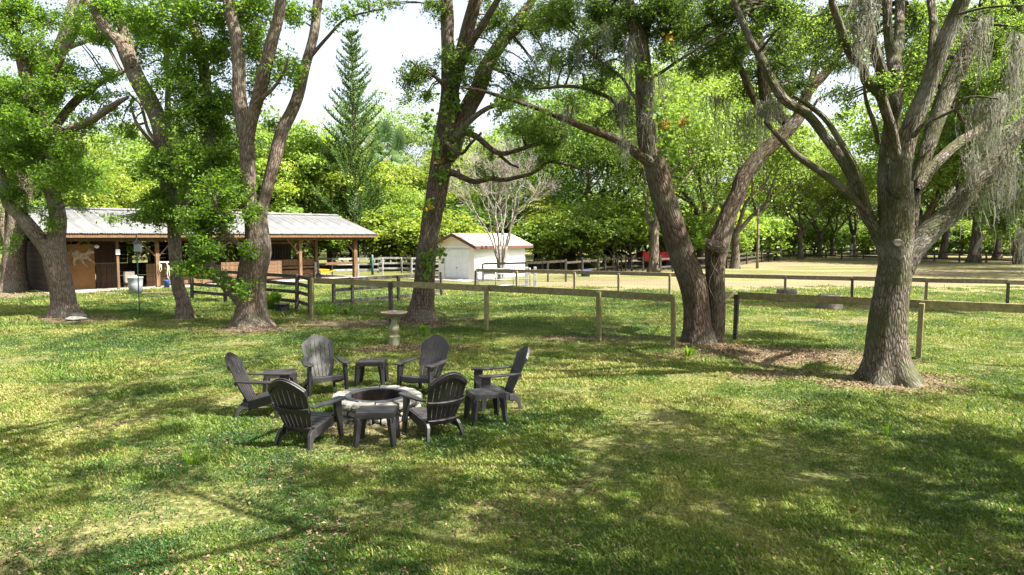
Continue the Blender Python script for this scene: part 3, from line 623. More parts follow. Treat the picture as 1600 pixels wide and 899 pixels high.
ivy(oak3, off, [(668, 420, 12, 22), (690, 395, 8, 14), (672, 322, 9, 12), (680, 228, 9, 18), (668, 190, 12, 16), (708, 230, 12, 30), (712, 160, 14, 20), (700, 165, 16, 26), (668, 400, 8, 8), (690, 270, 8, 12)], 22.55, rng, .15, None, 40)
ivy(oak3, off, [(684, 253, 5, 5), (670, 325, 4, 5)], 22.5, rng, .16, M['leaf_gold'], 8, 'golden_ivy')

# big multi-stem tree, left
cam3, off, nodes, rng, L = near_tree('big leafy tree forking into several bare stems in front of the barn', (395, 508), 21.4, [
    lm([(395, 508, 37), (394, 495, 29), (394, 480, 25.5), (393, 452, 25), (396, 420, 25), (402, 392, 25), (402, 370, 21), (400, 345, 20), (396, 322, 17)], (0, 0), root=True, flare=0.3),
    lm([(398, 350, 16), (389, 320, 14), (387, 275, 13.5), (386, 233, 13), (380, 195, 13), (374, 150, 11.5), (373, 100, 11), (368, 55, 10.5), (359, 20, 10), (356, -5, 9.5)], (0, .3)),
    lm([(386, 250, 10), (388, 210, 11), (396, 175, 11), (410, 127, 11), (422, 73, 10.5), (434, 30, 9), (440, -5, 8.5)], (0, -1)),
    lm([(404, 352, 14), (411, 320, 10), (420, 285, 10.5), (430, 245, 11.5), (441, 205, 11), (463, 157, 9.5), (477, 103, 8.5), (490, 55, 8), (497, -5, 7.5)], (0.1, .6)),
    lm([(388, 474, 18), (370, 460, 13), (350, 440, 12), (328, 418, 10), (318, 380, 8), (326, 330, 9), (330, 270, 9.5), (326, 190, 10), (316, 90, 10), (300, 35, 9.5), (280, -5, 9)], (0, 2.4)),
    lm([(395, 400, 8), (370, 380, 5), (345, 350, 4), (335, 310, 3)], (-.4, -1.4)),
    lm([(480, 95, 4), (510, 60, 2.6), (540, 30, 2), (580, 18, 1.4), (600, 14, 1)], (.6, -.6)),
    lm([(400, 160, 4), (425, 140, 3), (445, 110, 2.4), (450, 90, 1.8)], (-.8, -1.6)),
], [
    (330, 330, 44, 34, -.8, 1.1), (310, 385, 34, 34, -1.2, 1.2), (345, 295, 34, 30, -.4, 1), (384, 390, 16, 10, -1, 1), (376, 452, 17, 14, -.9, 1.2), (300, 425, 28, 18, -1.2, 1.0), (340, 430, 22, 16, -.6, .7), (350, 250, 34, 36, .8, .9), (320, 190, 38, 42, 1.4, .8),
    (345, 160, 30, 40, 1, .7), (300, 120, 38, 40, 1.2, .7), (270, 60, 38, 38, 1, .8), (250, 130, 28, 30, 0.6, .5), (330, 50, 34, 40, 1.2, .9), (400, 40, 28, 40, .8, .9), (445, 100, 22, 34, -.6, .6), (405, 140, 16, 30, 1, .6), (465, 25, 28, 22, .4, .9),
    (225, 30, 38, 26, .6, .7), (425, 200, 12, 16, .8, .4), (390, 340, 18, 12, -1.1, .9), (400, 330, 12, 8, -.9, .8), (290, 250, 24, 34, .6, .7), (545, 22, 30, 10, -.2, .4), (580, 12, 24, 8, -.2, .4), (280, 200, 22, 26, .6, .6), (370, 300, 20, 24, .8, .7), (300, 20, 40, 24, .5, .8), (345, 100, 30, 34, 1.2, .8), (400, 90, 22, 30, 1.4, .7), (420, 20, 30, 24, 1.2, .8), (300, 170, 30, 40, 1.8, .8), (300, 290, 30, 30, 1.6, .9), (350, 210, 30, 30, 2, .8), (270, 10, 34, 20, 1.2, .7), (330, 270, 26, 30, 1.5, .8), (312, 350, 40, 26, -.6, .9), (375, 20, 30, 24, 1.4, .8)],
    M['grey_bark'], M['leaf_bright'], 44, leaf=0.10, dens=.72, extn=70, sides=28, name='camphor_tree')

# slim leaning tree
slim, off, nodes, rng, L = near_tree('slim ivy-clad tree leaning left before the barn, beside the thin pole', (289, 497), 23.3, [
    lm([(290, 497, 15), (286, 470, 12), (278, 445, 11.5), (274, 400, 11), (271, 350, 11), (264, 300, 13), (260, 260, 14), (255, 225, 15), (247, 187, 15), (232, 155, 15), (215, 125, 14.5), (200, 90, 14), (186, 65, 10), (165, 45, 9.5), (150, 20, 9), (136, -5, 8.5)], (0, .2), root=True, flare=0.35),
    lm([(204, 98, 11), (198, 65, 10), (188, 28, 9.5), (178, -5, 9)], (0, 1.1)),
    lm([(272, 380, 7), (282, 350, 6), (290, 310, 5), (292, 270, 4)], (0, .8)),
    lm([(256, 240, 4), (235, 220, 3.5), (215, 195, 3), (205, 170, 2.4)], (0, -.8)),
    lm([(250, 225, 4), (232, 205, 3), (220, 165, 2.6), (205, 150, 2)], (0, .9)),
    lm([(262, 215, 5), (263, 180, 7), (262, 160, 5), (262, 120, 4), (256, 60, 3.5), (250, 5, 3)], (0.6, 1.5)),
], [
    (255, 260, 22, 36, -.2, 1.1), (245, 300, 24, 20, -.3, 1), (215, 338, 34, 9, -.8, .6), (262, 332, 34, 18, -.6, .8), (180, 342, 20, 6, -1, .4), (280, 300, 24, 24, .4, .8), (275, 110, 28, 36, .6, .6), (205, 160, 22, 20, .6, .35), (190, 200, 18, 14, 1, .25), (160, 60, 30, 20, 1, .35), (230, 250, 14, 20, .4, .6), (235, 60, 26, 30, .8, .6), (205, 210, 14, 8, .6, .3), (290, 345, 20, 24, -.4, .8), (240, 330, 40, 12, -.2, .6), (215, 40, 36, 26, 1, .6), (270, 60, 30, 30, 1, .6), (220, 90, 24, 26, 1, .35), (180, 10, 40, 14, .5, .6)],
    M['grey_bark'], M['leaf_bright'], 55, leaf=0.095, dens=.7, extn=70, sides=22, name='leaning_tree')

# left tree
left, off, nodes, rng, L = near_tree('forked dark tree at left with leafy trunk and stones at its foot', (100, 493), 24.0, [
    lm([(101, 493, 27), (99, 475, 21), (96, 450, 21), (90, 420, 22), (86, 398, 23), (88, 375, 17), (91, 345, 15), (84, 310, 14), (74, 285, 13.5), (62, 240, 13), (54, 200, 13), (44, 145, 12.5), (34, 90, 11.5), (22, 45, 11), (10, -5, 10)], (0, .6), root=True, flare=0.4),
    lm([(82, 400, 17), (66, 380, 14), (48, 357, 13.5), (30, 335, 13), (16, 318, 14), (6, 290, 9), (-4, 255, 8), (-14, 220, 7), (-20, 180, 6)], (0, -.6)),
    lm([(58, 232, 8), (77, 217, 8), (105, 203, 8), (133, 193, 7.5), (158, 178, 6.5), (180, 163, 5.5), (200, 152, 3)], (0.4, -.8)),
    lm([(66, 225, 8), (88, 195, 8), (110, 167, 8), (130, 148, 7.5), (150, 133, 7), (175, 120, 5), (203, 108, 3)], (0.4, 1.6)),
    lm([(50, 180, 5), (70, 150, 5), (84, 120, 4), (100, 90, 3)], (.4, -1)),
], [
    (25, 60, 36, 36, -.5, .9), (15, 140, 34, 40, -.8, 1.1), (50, 200, 36, 40, -1, 1.1), (20, 240, 34, 40, -.8, 1.1), (100, 110, 36, 22, 0, .9), (80, 135, 30, 20, -.5, 1), (110, 230, 34, 34, -.4, .9), (140, 200, 30, 28, .2, .7), (75, 280, 34, 26, -.6, 1.1), (25, 300, 26, 30, -.4, 1),
    (100, 300, 18, 20, -.4, .8), (150, 140, 34, 22, .4, .7), (175, 115, 26, 14, 1, .4), (60, 30, 30, 26, .6, .7), (30, 10, 36, 20, 0, .8), (130, 270, 26, 26, .8, .6), (75, 345, 10, 22, -.6, .8), (165, 175, 18, 14, 0, .4), (10, 190, 26, 36, 0, 1), (60, 90, 36, 26, .8, .8), (60, 150, 36, 30, .8, .8), (115, 30, 34, 22, .6, .5), (45, 260, 40, 40, .6, .9), (130, 320, 16, 14, -.4, .6), (20, 380, 20, 20, -.2, .6), (0, 30, 30, 40, 0, .9)],
    M['grey_bark'], M['leaf_bright'], 66, leaf=0.095, dens=.6, extn=70, sides=24, name='forked_tree')
stone = MB()
for q, (px, py, s) in enumerate([(117, 495, .2), (118, 501, .22), (126, 497, .14)]):
    x, y = G(px, py); mb = MB().lathe([(s*.5, 0), (s, .05), (s*.95, .12), (s*.5, .17)], n=9, mod=lambda a, j: 1+.18*math.sin(3*a+j))
    o = mb.build('rock', M['stone'], None, .02); o.location = (x, y, 0.0); o.scale = (1.6, 1, .8)
    tag(o, ['flat reddish rock against the foot of the left forked tree', 'larger pale rock in front of the left forked tree', 'smallest rock right of the left forked tree roots'][q], 'rock')

# thick sunlit trunk, far left
thick, off, nodes, rng, L = near_tree('very thick sunlit trunk at the far left edge left of the barn', (22, 452), 35.0, [
    lm([(22, 452, 27), (22, 435, 24), (22, 400, 21), (26, 360, 19), (32, 320, 17), (45, 250, 15), (58, 190, 14), (75, 130, 13), (86, 85, 13)], (0, 1), root=True, flare=0.3),
    lm([(86, 95, 12), (97, 60, 9), (110, 20, 8.5), (116, -5, 8)], (1, 1.5)), lm([(88, 92, 10), (108, 65, 7), (120, 35, 6.5), (131, -5, 6)], (1, .2)),
    lm([(95, 88, 6), (108, 75, 4.5), (128, 67, 4), (150, 61, 3)], (1, .6)), lm([(20, 400, 12), (2, 340, 10), (-20, 270, 9), (-40, 200, 8)], (0, 1)),
], [(60, 250, 50, 40, 2, .7), (120, 270, 40, 30, 3, .6), (20, 350, 30, 30, 1, .5), (70, 110, 26, 22, 0, .5), (140, 40, 26, 24, 1, .4), (30, 170, 50, 50, 2, .6)],
    M['grey_bark'], M['leaf_bright'], 77, leaf=0.13, sides=22, name='thick_tree')

# oak beyond the right edge whose crown reaches into the frame
edge, off, nodes, rng, L = near_tree('darker oak crown reaching in from beyond the right edge, behind the big live oak', (1760, 470), 25.0, [
    lm([(1760, 470, 26), (1755, 400, 20), (1740, 320, 18), (1730, 240, 15), (1720, 150, 12), (1700, 50, 9), (1690, -5, 8)], root=True, flare=.3),
    lm([(1742, 330, 12), (1690, 270, 10), (1640, 245, 9), (1590, 240, 7), (1540, 225, 5), (1500, 215, 3)], (0, 1)),
    lm([(1735, 280, 9), (1680, 200, 8), (1620, 150, 7), (1560, 130, 5), (1510, 110, 3)], (0, 1)),
    lm([(1742, 340, 10), (1690, 330, 8), (1640, 340, 6), (1590, 350, 4), (1550, 355, 2)], (0, 1)),
    lm([(1730, 250, 9), (1670, 130, 8), (1620, 60, 7), (1590, 5, 6)], (0, -1)),
], [(1580, 110, 50, 50, 0, .8), (1520, 130, 40, 40, 1, .6), (1560, 240, 44, 30, .5, .7), (1500, 215, 36, 26, 1, .6), (1590, 300, 36, 30, 0, .8), (1470, 190, 26, 26, 1, .5), (1570, 345, 36, 20, 0, .7), (1600, 190, 40, 40, 0, .8), (1490, 60, 50, 50, 1, .7), (1580, 40, 50, 40, 0, .8), (1650, 250, 60, 60, 0, .6), (1660, 120, 60, 60, 0, .6)],
    M['oak_bark'], M['leaf_oak'], 88, leaf=0.10, sides=14)
for (px, py, w, ln, dz) in [(1560, 225, .4, 2.2, -1), (1590, 290, .4, 2.2, -1), (1520, 260, .3, 1.8, 0), (1600, 360, .35, 1.4, -1)]:
    moss_clump(edge, off, At(px, py, 25+dz), w, ln, rng, 260)

# four unseen oaks added around the viewer, positions invented so their crowns shade the lawn
def shade_oak(label, x, y, h, seed, reach, n0=6, nleaf=130, leaf=0.15):
    rng = np.random.RandomState(seed); L = Limbs(); LV = Leaves(); tips = []
    L.limb([(x, y, -.4), (x, y, .3), (x+.1, y+.1, h*.18), (x, y, h*.33)], [.62, .5, .42, .38], sides=18, step=.3, flare=.3, seed=seed)
    for j in range(n0):
        a = 6.283*j/n0+rng.uniform(-.3, .3)
        grow(L, np.array([x, y, h*.31]), np.array([math.cos(a)*1.0, math.sin(a)*1.0, .8+rng.uniform(0, .5)]), .24, reach, 3, rng, tips, 0.7, .12, (2, 3), 8, 0, .7)
    for (p, dv) in tips:
        if rng.rand() < .12: continue
        if p[2] < max(4.5, 4.2+0.37*p[1]): continue      # leaves kept only above the camera's view
        m = int(nleaf*rng.uniform(.6, 1.4)); rs = rng.uniform(.35, .75)
        LV.add(p+unit(rng, m)*(rng.uniform(.1, 1, m)**.5)[:, None]*np.array([rs, rs, rs*.6]), leaf, rng, up=.8)
    root = thing('oak_tree', label, 'tree', (x, y, 0)); off = np.array([x, y, 0.0])
    L.build('trunk', M['oak_bark'], root, off); LV.build('crown', M['leaf_oak'], root, off)
    return len(tips)
nt1 = shade_oak('unseen tall oak added right of the viewer to shade the lawn', 12.4, 4.4, 13, 101, 3.6)
nt2 = shade_oak('second unseen oak added right of the viewer, its spreading crown shading the lawn', 8.2, 0.6, 14.5, 102, 4.2)
nt3 = shade_oak('unseen tall oak added behind the viewer to shade the lawn', -0.5, -4.4, 14.5, 103, 4.1)
nt4 = shade_oak('unseen tall oak added left of the viewer to shade the left lawn', -6.6, 3.0, 15, 104, 4.0)

# ------------------------------------------------------------------ fire pit, chairs, tables
PIT = (-2.12, 10.58)
pit = thing('fire_pit', 'round stone fire pit with black steel ring in the middle of the chairs', 'fire pit', (PIT[0], PIT[1], 0))
rng = np.random.RandomState(3)
def ring_block(r0, r1, a0, a1, z0, z1, rng, rough=0.012, na=4):
    mb = MB(); vs = []; fs = []
    A = np.linspace(a0, a1, na+1)
    def V(r, a, z): return ((r+rng.uniform(-rough, rough))*math.cos(a), (r+rng.uniform(-rough, rough))*math.sin(a), z+rng.uniform(-rough, rough)*.5)
    zs = [z0, (z0+z1)/2, z1]; grid = []
    for z in zs: grid.append([V(r1+(rough if z == zs[1] else 0), a, z) for a in A])
    outer = [len(vs)]; base = 0
    for g in grid: vs += g
    n = na+1
    for j in range(2):
        for i in range(na): fs.append((j*n+i, j*n+i+1, (j+1)*n+i+1, (j+1)*n+i))
    inn = len(vs); vs += [V(r0, a, z0) for a in A]; int_ = len(vs); vs += [V(r0, a, z1) for a in A]
    for i in range(na):
        fs.append((2*n+i, 2*n+i+1, int_+i+1, int_+i)); fs.append((int_+i, int_+i+1, inn+i+1, inn+i)); fs.append((inn+i, inn+i+1, i+1, i))
    fs.append((0, n, 2*n, int_, inn)); fs.append((na, inn+na, int_+na, 2*n+na, n+na))
    return mb.add(vs, fs)
ncap = 12
for i in range(ncap):
    g = 0.016; a = 2*math.pi*i/ncap+.13
    ring_block(.475, .69, a+g, a+2*math.pi/ncap-g+0, .215, .305+.008*(i%3), rng, .014).build('cap_stone', M['stone'], pit, .007, seg=1)
for c, (z0, z1) in enumerate([(-.03, .10), (.112, .203)]):
    a = .3*c; end = a+2*math.pi
    while a < end-.1:
        w = rng.uniform(.16, .34); w = min(w, end-a)
        if end-a-w < .12: w = end-a
        if rng.rand() < .3 and w > .15:
            zm = (z0+z1)/2+rng.uniform(-.015, .015)
            ring_block(.5, .655+rng.uniform(-.012, .015), a+.02, a+w-.02, z0, zm-.006, rng, .022, 3).build('stone', M['stone'], pit, .009, seg=1)
            ring_block(.5, .655+rng.uniform(-.012, .015), a+.02, a+w-.02, zm+.006, z1, rng, .022, 3).build('stone', M['stone'], pit, .009, seg=1)
        else:
            ring_block(.5, .66+rng.uniform(-.015, .015), a+.02, a+w-.02, z0, z1, rng, .026, 3).build('stone', M['stone'], pit, .012, seg=1)
        a += w
MB().lathe([(.49, -.05), (.49, .22)], n=32, cap=False).build("inner_wall", M["black_steel"], pit)
MB().lathe([(.40, .0), (.405, .318), (.41, .325), (.50, .325), (.505, .312), (.50, .307), (.42, .307), (.42, 0)], n=48, cap=False).build('steel_ring', M['black_steel'], pit, smooth=False)
MB().lathe([(.399, .02), (.3, .05), (.15, .07), (.01, .085)], n=24, mod=lambda a, j: 1+.0*j).build('ash', M['ash'], pit, smooth=True)
MB().lathe([(.396, .03), (.398, .31)], n=40, cap=False).build('rusty_liner', M['rust'], pit, smooth=True)

def make_chair(label):
    t = thing('adirondack_chair', label, 'chair', group='adirondack chairs round the fire pit')
    P = M['plastic']; lean = R(24); W0 = Vector((0, -.14, .20))
    up = Vector((0, -math.sin(lean), math.cos(lean))); nrm = Vector((0, math.cos(lean), math.sin(lean)))
    def bp(s_, t_, o=0.0):
        curve = .045*(s_/.3)**2 + .05*((t_/.85)-.35)**2      # slightly dished
        return W0 + Vector((s_, 0, 0)) + up*t_ + nrm*(curve+o)
    n = 7; N = 9
    def top(s_): return .86-.20*abs(s_/.30)**1.9
    def halfw(t_): return .205+.085*math.sin(min(1, t_/.62)*math.pi/2)
    for i in range(n):
        c0 = (i-3)/3.5; vs = []; fs = []
        smax = c0*.29; T = top(smax)
        for k in range(N+1):
            tt = T*k/N; hw = halfw(tt); sc = c0*hw; w = hw/3.5*.5
            w = w-.0085 if (k < N-1 and not (k in (4,))) else w+.001
            for s_ in (sc-w, sc+w):
                tq = tt if k < N else top(s_)
                vs.append(bp(s_, tq, 0)); vs.append(bp(s_, tq, -.016))
        for k in range(N):
            b = 4*k; fs += [(b, b+2, b+6, b+4), (b+3, b+1, b+5, b+7), (b+1, b, b+4, b+5), (b+2, b+3, b+7, b+6)]
        fs += [(0, 1, 3, 2), (4*N, 4*N+2, 4*N+3, 4*N+1)]
        MB().add(vs, fs).build('back_slat', P, t)
    def band(t0, t1, o, th, name, m=12, topf=None):
        vs = []; fs = []
        for k in range(m+1):
            f = -1+2*k/m
            if topf: s_ = f*.285; ta, tb = top(s_)-t0, top(s_)-t1
            else: s_ = f*halfw((t0+t1)/2); ta, tb = t0, t1
            vs += [bp(s_, ta, o), bp(s_, tb, o), bp(s_, tb, o-th), bp(s_, ta, o-th)]
        for k in range(m):
            b = 4*k
            for q in range(4): fs.append((b+q, b+(q+1) % 4, b+4+(q+1) % 4, b+4+q))
        fs += [(3, 2, 1, 0), (4*m, 4*m+1, 4*m+2, 4*m+3)]
        MB().add(vs, fs).build(name, P, t, .004)
    band(.015, .085, -.017, .022, 'top_band', topf=True)
    band(.34, .40, -.018, .030, 'cross_band'); band(.04, .10, -.018, .035, 'cross_band')
    # seat slats run across
    prof = [(.33, .335), (.35, .355), (.30, .372)]
    ys_ = np.linspace(.34, -.10, 7)
    for i in range(6):
        ya, yb = ys_[i], ys_[i+1]+.008
        za, zb = [.365-.30*max(0, (.30-y))**1.15-.9*max(0, y-.31)*.6 for y in (ya, yb)]
        wa, wb = [.27-.055*(.34-y)/.44 for y in (ya, yb)]
        vs = []
        for (y, z, w) in ((ya, za, wa), (yb, zb, wb)):
            for s_ in (-w, 0, w): vs.append((s_, y, z-(0.008 if s_ == 0 else 0)))
            for s_ in (-w, 0, w): vs.append((s_, y, z-.02-(0.008 if s_ == 0 else 0)))
        fs = [(0, 1, 7, 6), (1, 2, 8, 7), (3, 9, 10, 4), (4, 10, 11, 5), (0, 3, 4, 1), (1, 4, 5, 2), (6, 7, 10, 9), (7, 8, 11, 10), (0, 6, 9, 3), (2, 5, 11, 8)]
        MB().add(vs, fs).build('seat_slat', P, t, .004)
    MB().add([(-.28, .352, .35), (.28, .352, .35), (.28, .36, .27), (-.28, .36, .27), (-.28, .33, .35), (.28, .33, .35), (.28, .34, .27), (-.28, .34, .27)],
             [(0, 1, 2, 3), (7, 6, 5, 4), (0, 4, 5, 1), (3, 2, 6, 7), (0, 3, 7, 4), (1, 5, 6, 2)]).build('front_apron', P, t, .005)
    for s in (-1, 1):
        # seat rail falling to the back, then the splayed rear leg
        poly = [(.35, .36), (.35, .265), (.20, .215), (.0, .155), (-.19, .14), (-.20, .20), (-.10, .27), (.2, .335)]
        MB().prism(poly, lambda y, z: (s*(.268-.045*(.35-y)/.5), y, z), lambda y, z: (s*(.292-.045*(.35-y)/.5), y, z)).build('seat_rail', P, t, .004)
        MB().prism([(-.10, .24), (-.20, .25), (-.255, .20), (-.285, .10), (-.315, 0), (-.262, 0), (-.225, .10), (-.17, .145), (-.10, .15)], lambda y, z: (s*(.205+.22*(.25-z)), y, z), lambda y, z: (s*(.255+.18*(.25-z)), y, z)).build('rear_leg', P, t, .006)
        MB().prism([(.225, .555), (.375, .555), (.372, .40), (.385, 0), (.325, 0), (.285, .24), (.255, .33), (.235, .42)], lambda y, z: (s*(.285+.06*(.555-z)*.6), y, z), lambda y, z: (s*(.335+.06*(.555-z)*.6), y, z)).build('front_leg', P, t, .008)
        arm = [(.41, .255), (.425, .30), (.42, .365), (.385, .40), (.30, .405), (.10, .385), (-.12, .36), (-.27, .335), (-.285, .29), (-.22, .275), (.10, .262), (.30, .25)]
        MB().prism(arm, lambda y, x: (s*x, y, .588-.02*max(0, .2-y)*.2+.045*max(0, -.0-y)), lambda y, x: (s*x, y, .558+.045*max(0, -.0-y))).build('armrest', P, t, .008)
    return t
def place(o, x, y, fx, fy, label=None, tilt=0):
    o.location = (x, y, 0.0); o.rotation_euler = (0, 0, math.atan2(-fx, fy))
    if label: o['label'] = label
proto = make_chair('adirondack chair seen from the side, leftmost of the ring')
chairs = [((-3.98, 10.62), (.995, .06), 'adirondack chair in side view at the far left of the fire pit, facing right'),
          ((-3.40, 12.13), (.50, -.87), 'adirondack chair behind the pit on the left, facing us between two side tables'),
          ((-1.56, 12.05), (-.42, -.91), 'adirondack chair behind the pit on the right, facing us in front of the birdbath side'),
          ((-.20, 11.15), (-.96, -.24), 'adirondack chair at the right of the pit, facing left behind the right-hand table'),
          ((-1.07, 9.45), (-.55, .83), 'adirondack chair in front of the pit on the right, its slatted back turned to us'),
          ((-2.80, 9.08), (.33, .94), 'adirondack chair in front of the pit on the left, back turned to us')]
for i, ((x, y), (fx, fy), lab) in enumerate(chairs):
    o = proto if i == 0 else copy_tree(proto); place(o, x, y, fx, fy, lab)

def make_table():
    t = thing('side_table', 'side table', 'table', group='low slatted side tables between the chairs'); P = M['plastic']
    W, D, H = .25, .205, .475; n = 6
    for i in range(n):
        y0 = -D+2*D*i/n+.006; y1 = -D+2*D*(i+1)/n-.006
        MB().box((0, (y0+y1)/2, H-.011), (2*W, y1-y0, .022)).build('top_slat', P, t, .004)
    MB().box((0, 0, H-.042), (2*W-.03, 2*D-.03, .010)).build('top_panel', P, t)
    def apron(wid):
        pts = [(-wid, H-.012), (wid, H-.012), (wid, H-.13)]
        for k in range(7):
            a = math.pi/2*k/6; pts.append((wid-.045-.07*(1-math.cos(a))*1.0, H-.13-0+.055*math.sin(a)))
        for k in range(6, -1, -1):
            a = math.pi/2*k/6; pts.append((-(wid-.045-.07*(1-math.cos(a))), H-.13+.055*math.sin(a)))
        pts.append((-wid, H-.13)); return pts
    for s in (-1, 1):
        MB().prism(apron(W), lambda x, z: (x, s*(D-.002), z), lambda x, z: (x, s*(D+.014), z)).build('apron', P, t, .003)
        MB().prism(apron(D-.004), lambda y, z: (s*(W-.006), y, z), lambda y, z: (s*(W+.010), y, z)).build('apron', P, t, .003)
        for q in (-1, 1):
            MB().bar((s*(W-.036), q*(D-.032), H-.08), (s*(W+.004), q*(D+.008), 0), .095, .085, w2=.058, t2=.05).build('leg', P, t, .006)
    return t
tproto = make_table()
tables = [((-4.02, 11.68), R(18), 'side table at the far left, half hidden behind the side-view chair'),
          ((-2.65, 12.72), R(0), 'side table behind the pit between the two rear chairs'),
          ((-1.83, 9.08), R(2), 'side table in front of the pit, nearest to the viewer'),
          ((-.40, 10.18), R(20), 'side table at the right beside the left-facing chair')]
for i, ((x, y), a, lab) in enumerate(tables):
    o = tproto if i == 0 else copy_tree(tproto); o.location = (x, y, 0); o.rotation_euler = (0, 0, a); o['label'] = lab

# birdbath
bx, by = G(616, 540)
bb = thing('birdbath', 'weathered greenish stone birdbath with scalloped bowl on a fluted baluster', 'birdbath', (bx, by, 0)); bb.scale = (.84, .84, .97)
MB().lathe([(.17, 0), (.175, .03), (.165, .04), (.165, .22), (.175, .235), (.165, .26), (.12, .28)], n=20).build('base', M['bird_stone'], bb, smooth=False)
MB().lathe([(.11, .27), (.10, .30), (.12, .34), (.155, .42), (.15, .48), (.115, .56), (.08, .64), (.085, .66), (.07, .68), (.10, .72), (.17, .76)], n=40, mod=lambda a, j: 1+.06*abs(math.sin(5*a))).build('pedestal', M['bird_stone'], bb, smooth=True)
MB().lathe([(.12, .75), (.22, .78), (.33, .83), (.39, .875), (.40, .90), (.37, .895), (.30, .865), (.15, .845), (.01, .84)], n=64, mod=lambda a, j: 1+(.035*abs(math.sin(8*a)) if 2 <= j <= 5 else 0)).build('bowl', M['bird_top'], bb, smooth=True)

# ------------------------------------------------------------------ fences
def V3(p, z=0): return Vector((p[0], p[1], z))
def wire_sheet(name, parent, A, B, z0, z1, step_v=.10, step_h=.10, r=.0022):
    "one woven-wire sheet of thin crossed wires between two posts (local coords)"
    A = np.array([A[0], A[1]]); B = np.array([B[0], B[1]]); D = B-A; Ln = np.linalg.norm(D); D = D/Ln; N = np.array([-D[1], D[0]])
    V = []; F = []; n = 0
    def quad(p, q, w):
        nonlocal n
        V.extend([p-w, p+w, q+w, q-w]); F.append([n, n+1, n+2, n+3]); n += 4
    s = 0.0
    d3 = np.array([D[0], D[1], 0])*r; z3 = np.array([0, 0, r]); n3 = np.array([N[0], N[1], 0])*r
    while s <= Ln:
        p = A+D*s; a = np.array([p[0], p[1], z0]); b = np.array([p[0], p[1], z1]); quad(a, b, d3); quad(a, b, n3); s += step_v
    z = z0
    while z <= z1:
        quad(np.array([A[0], A[1], z]), np.array([B[0], B[1], z]), z3); z += step_h
    o = mesh_np(name, np.array(V), np.array(F), M['galv'], parent); o['kind'] = 'stuff'
def fence(label, pts, H, rails, mat, post=.10, board=.14, thick=.04, side=-1, wire=None, cap=0.0, name='wooden_fence', group=None, postmats=None, skip=(), tops=None, cat='fence', over=0.0):
    p0 = pts[0]; root = thing(name, label, cat, (p0[0], p0[1], 0), 0, group)
    L_ = [Vector((p[0]-p0[0], p[1]-p0[1], 0)) for p in pts]; rr = random.Random(len(pts)*7+int(H*100))
    for i, p in enumerate(L_):
        h = (tops[i] if tops else H)+cap; d = (L_[min(i+1, len(L_)-1)]-L_[max(i-1, 0)]).normalized(); ang = math.atan2(d.y, d.x)
        mt = postmats[i] if postmats and postmats[i] else mat
        if i in skip: continue
        o = MB().box((0, 0, h/2-.15), (post, post, h+.3), None, .985).build('post', mt, root, .006, seg=1)
        o.location = p; o.rotation_euler = (R(rr.uniform(-1.2, 1.2)), R(rr.uniform(-1.2, 1.2)), ang)
    for i in range(len(L_)-1):
        a, b = L_[i], L_[i+1]; d = (b-a).normalized(); nrm = Vector((d.y, -d.x, 0))*side*(-1)
        for k, z in enumerate(rails):
            dz0 = (tops[i]-H) if tops else 0; dz1 = (tops[i+1]-H) if tops else 0
            off = nrm*(post/2+thick/2+.002); e = .004
            za = z+dz0+rr.uniform(-.012, .012); zb = z+dz1+rr.uniform(-.012, .012)
            aa = a+d*(e-(over if i == 0 else 0)); b2 = b-d*(e-(over if i == len(L_)-2 else 0))
            # in the box: centre line to centre line, a sagging plank with a mid section
            MB().bar(aa+off+Vector((0, 0, za)), b2+off+Vector((0, 0, zb)), thick, board).build('rail', mat, root, .004, seg=1)
        if wire: wire_sheet('wire_mesh', root, a-nrm*(post/2+.003), b-nrm*(post/2+.003), wire[0], wire[1], wire[2], wire[2], wire[3])
    return root
nf = [G(487, 500), G(611, 508), G(760, 517), G(936, 533), G(1052, 543)]
ztop = []
f1 = fence('near mossy fence with one broad top board, left of the twin-stemmed oak', nf, 1.27, [1.27], M['old_wood'], .11, .19, .045, 1, (.02, 1.15, .1, .0011), 0.06,
           postmats=[None, M['dark_wood'], None, None, None], tops=[1.33, 1.30, 1.27, 1.27, 1.25])
nf2 = [(G(1128, 532)[0], G(1128, 532)[1]), G(1149, 532), G(1435, 562), (11.2, 14.3), (13.4, 13.6)]
f2 = fence('near mossy fence with one broad top board, behind the big live oak', nf2, 1.24, [1.24], M['old_wood'], .11, .19, .045, 1, (.02, 1.12, .1, .0011), 0.02, skip=(0,),
           postmats=[None, M['dark_wood'], None, None, None], tops=[1.22, 1.22, 1.27, 1.26, 1.26])
A2 = np.array(G(743, 456)); B2 = np.array(G(1576, 487)); 
def f2p(px):
    r = (px-CX)/FPX; # intersect with the fence line
    d = B2-A2; t = (r*A2[1]/math.cos(PITCH) - A2[0])/(d[0]-r*d[1]/math.cos(PITCH)) if False else None
    k = (px-CX)/(FPX)
    # x = k*(y*cosP') : use the ray through the fence height
    import numpy as _n
    best = None
    for s in _n.linspace(-.2, 1.6, 1801):
        q = A2+d*s; u = q[0]/(q[1]*math.cos(PITCH)+1.6*math.sin(PITCH))
        e = abs(u-k)
        if best is None or e < best[0]: best = (e, q)
    return tuple(best[1])
mf = [f2p(x) for x in (743, 808, 898, 967, 1047, 1228, 1332, 1448, 1576, 1720)]
fence('middle brown fence with single top board and wire, beyond the two near oaks', mf, 1.10, [1.10], M['grey_wood'], .10, .17, .04, 1, (.02, .98, .15, .0014), 0.0,
      postmats=[M['dark_wood'], None, None, None, None, None, M['dark_wood'], None, M['dark_wood'], None])
fence('dark three-board fence stub just behind the left end of the near fence', [G(522, 481), G(551, 478), G(623, 472), G(690, 462)], 1.12, [1.08, .68, .22], M['dark_wood'], .11, .13, .04, 1, (.02, 1.0, .12, .0013))
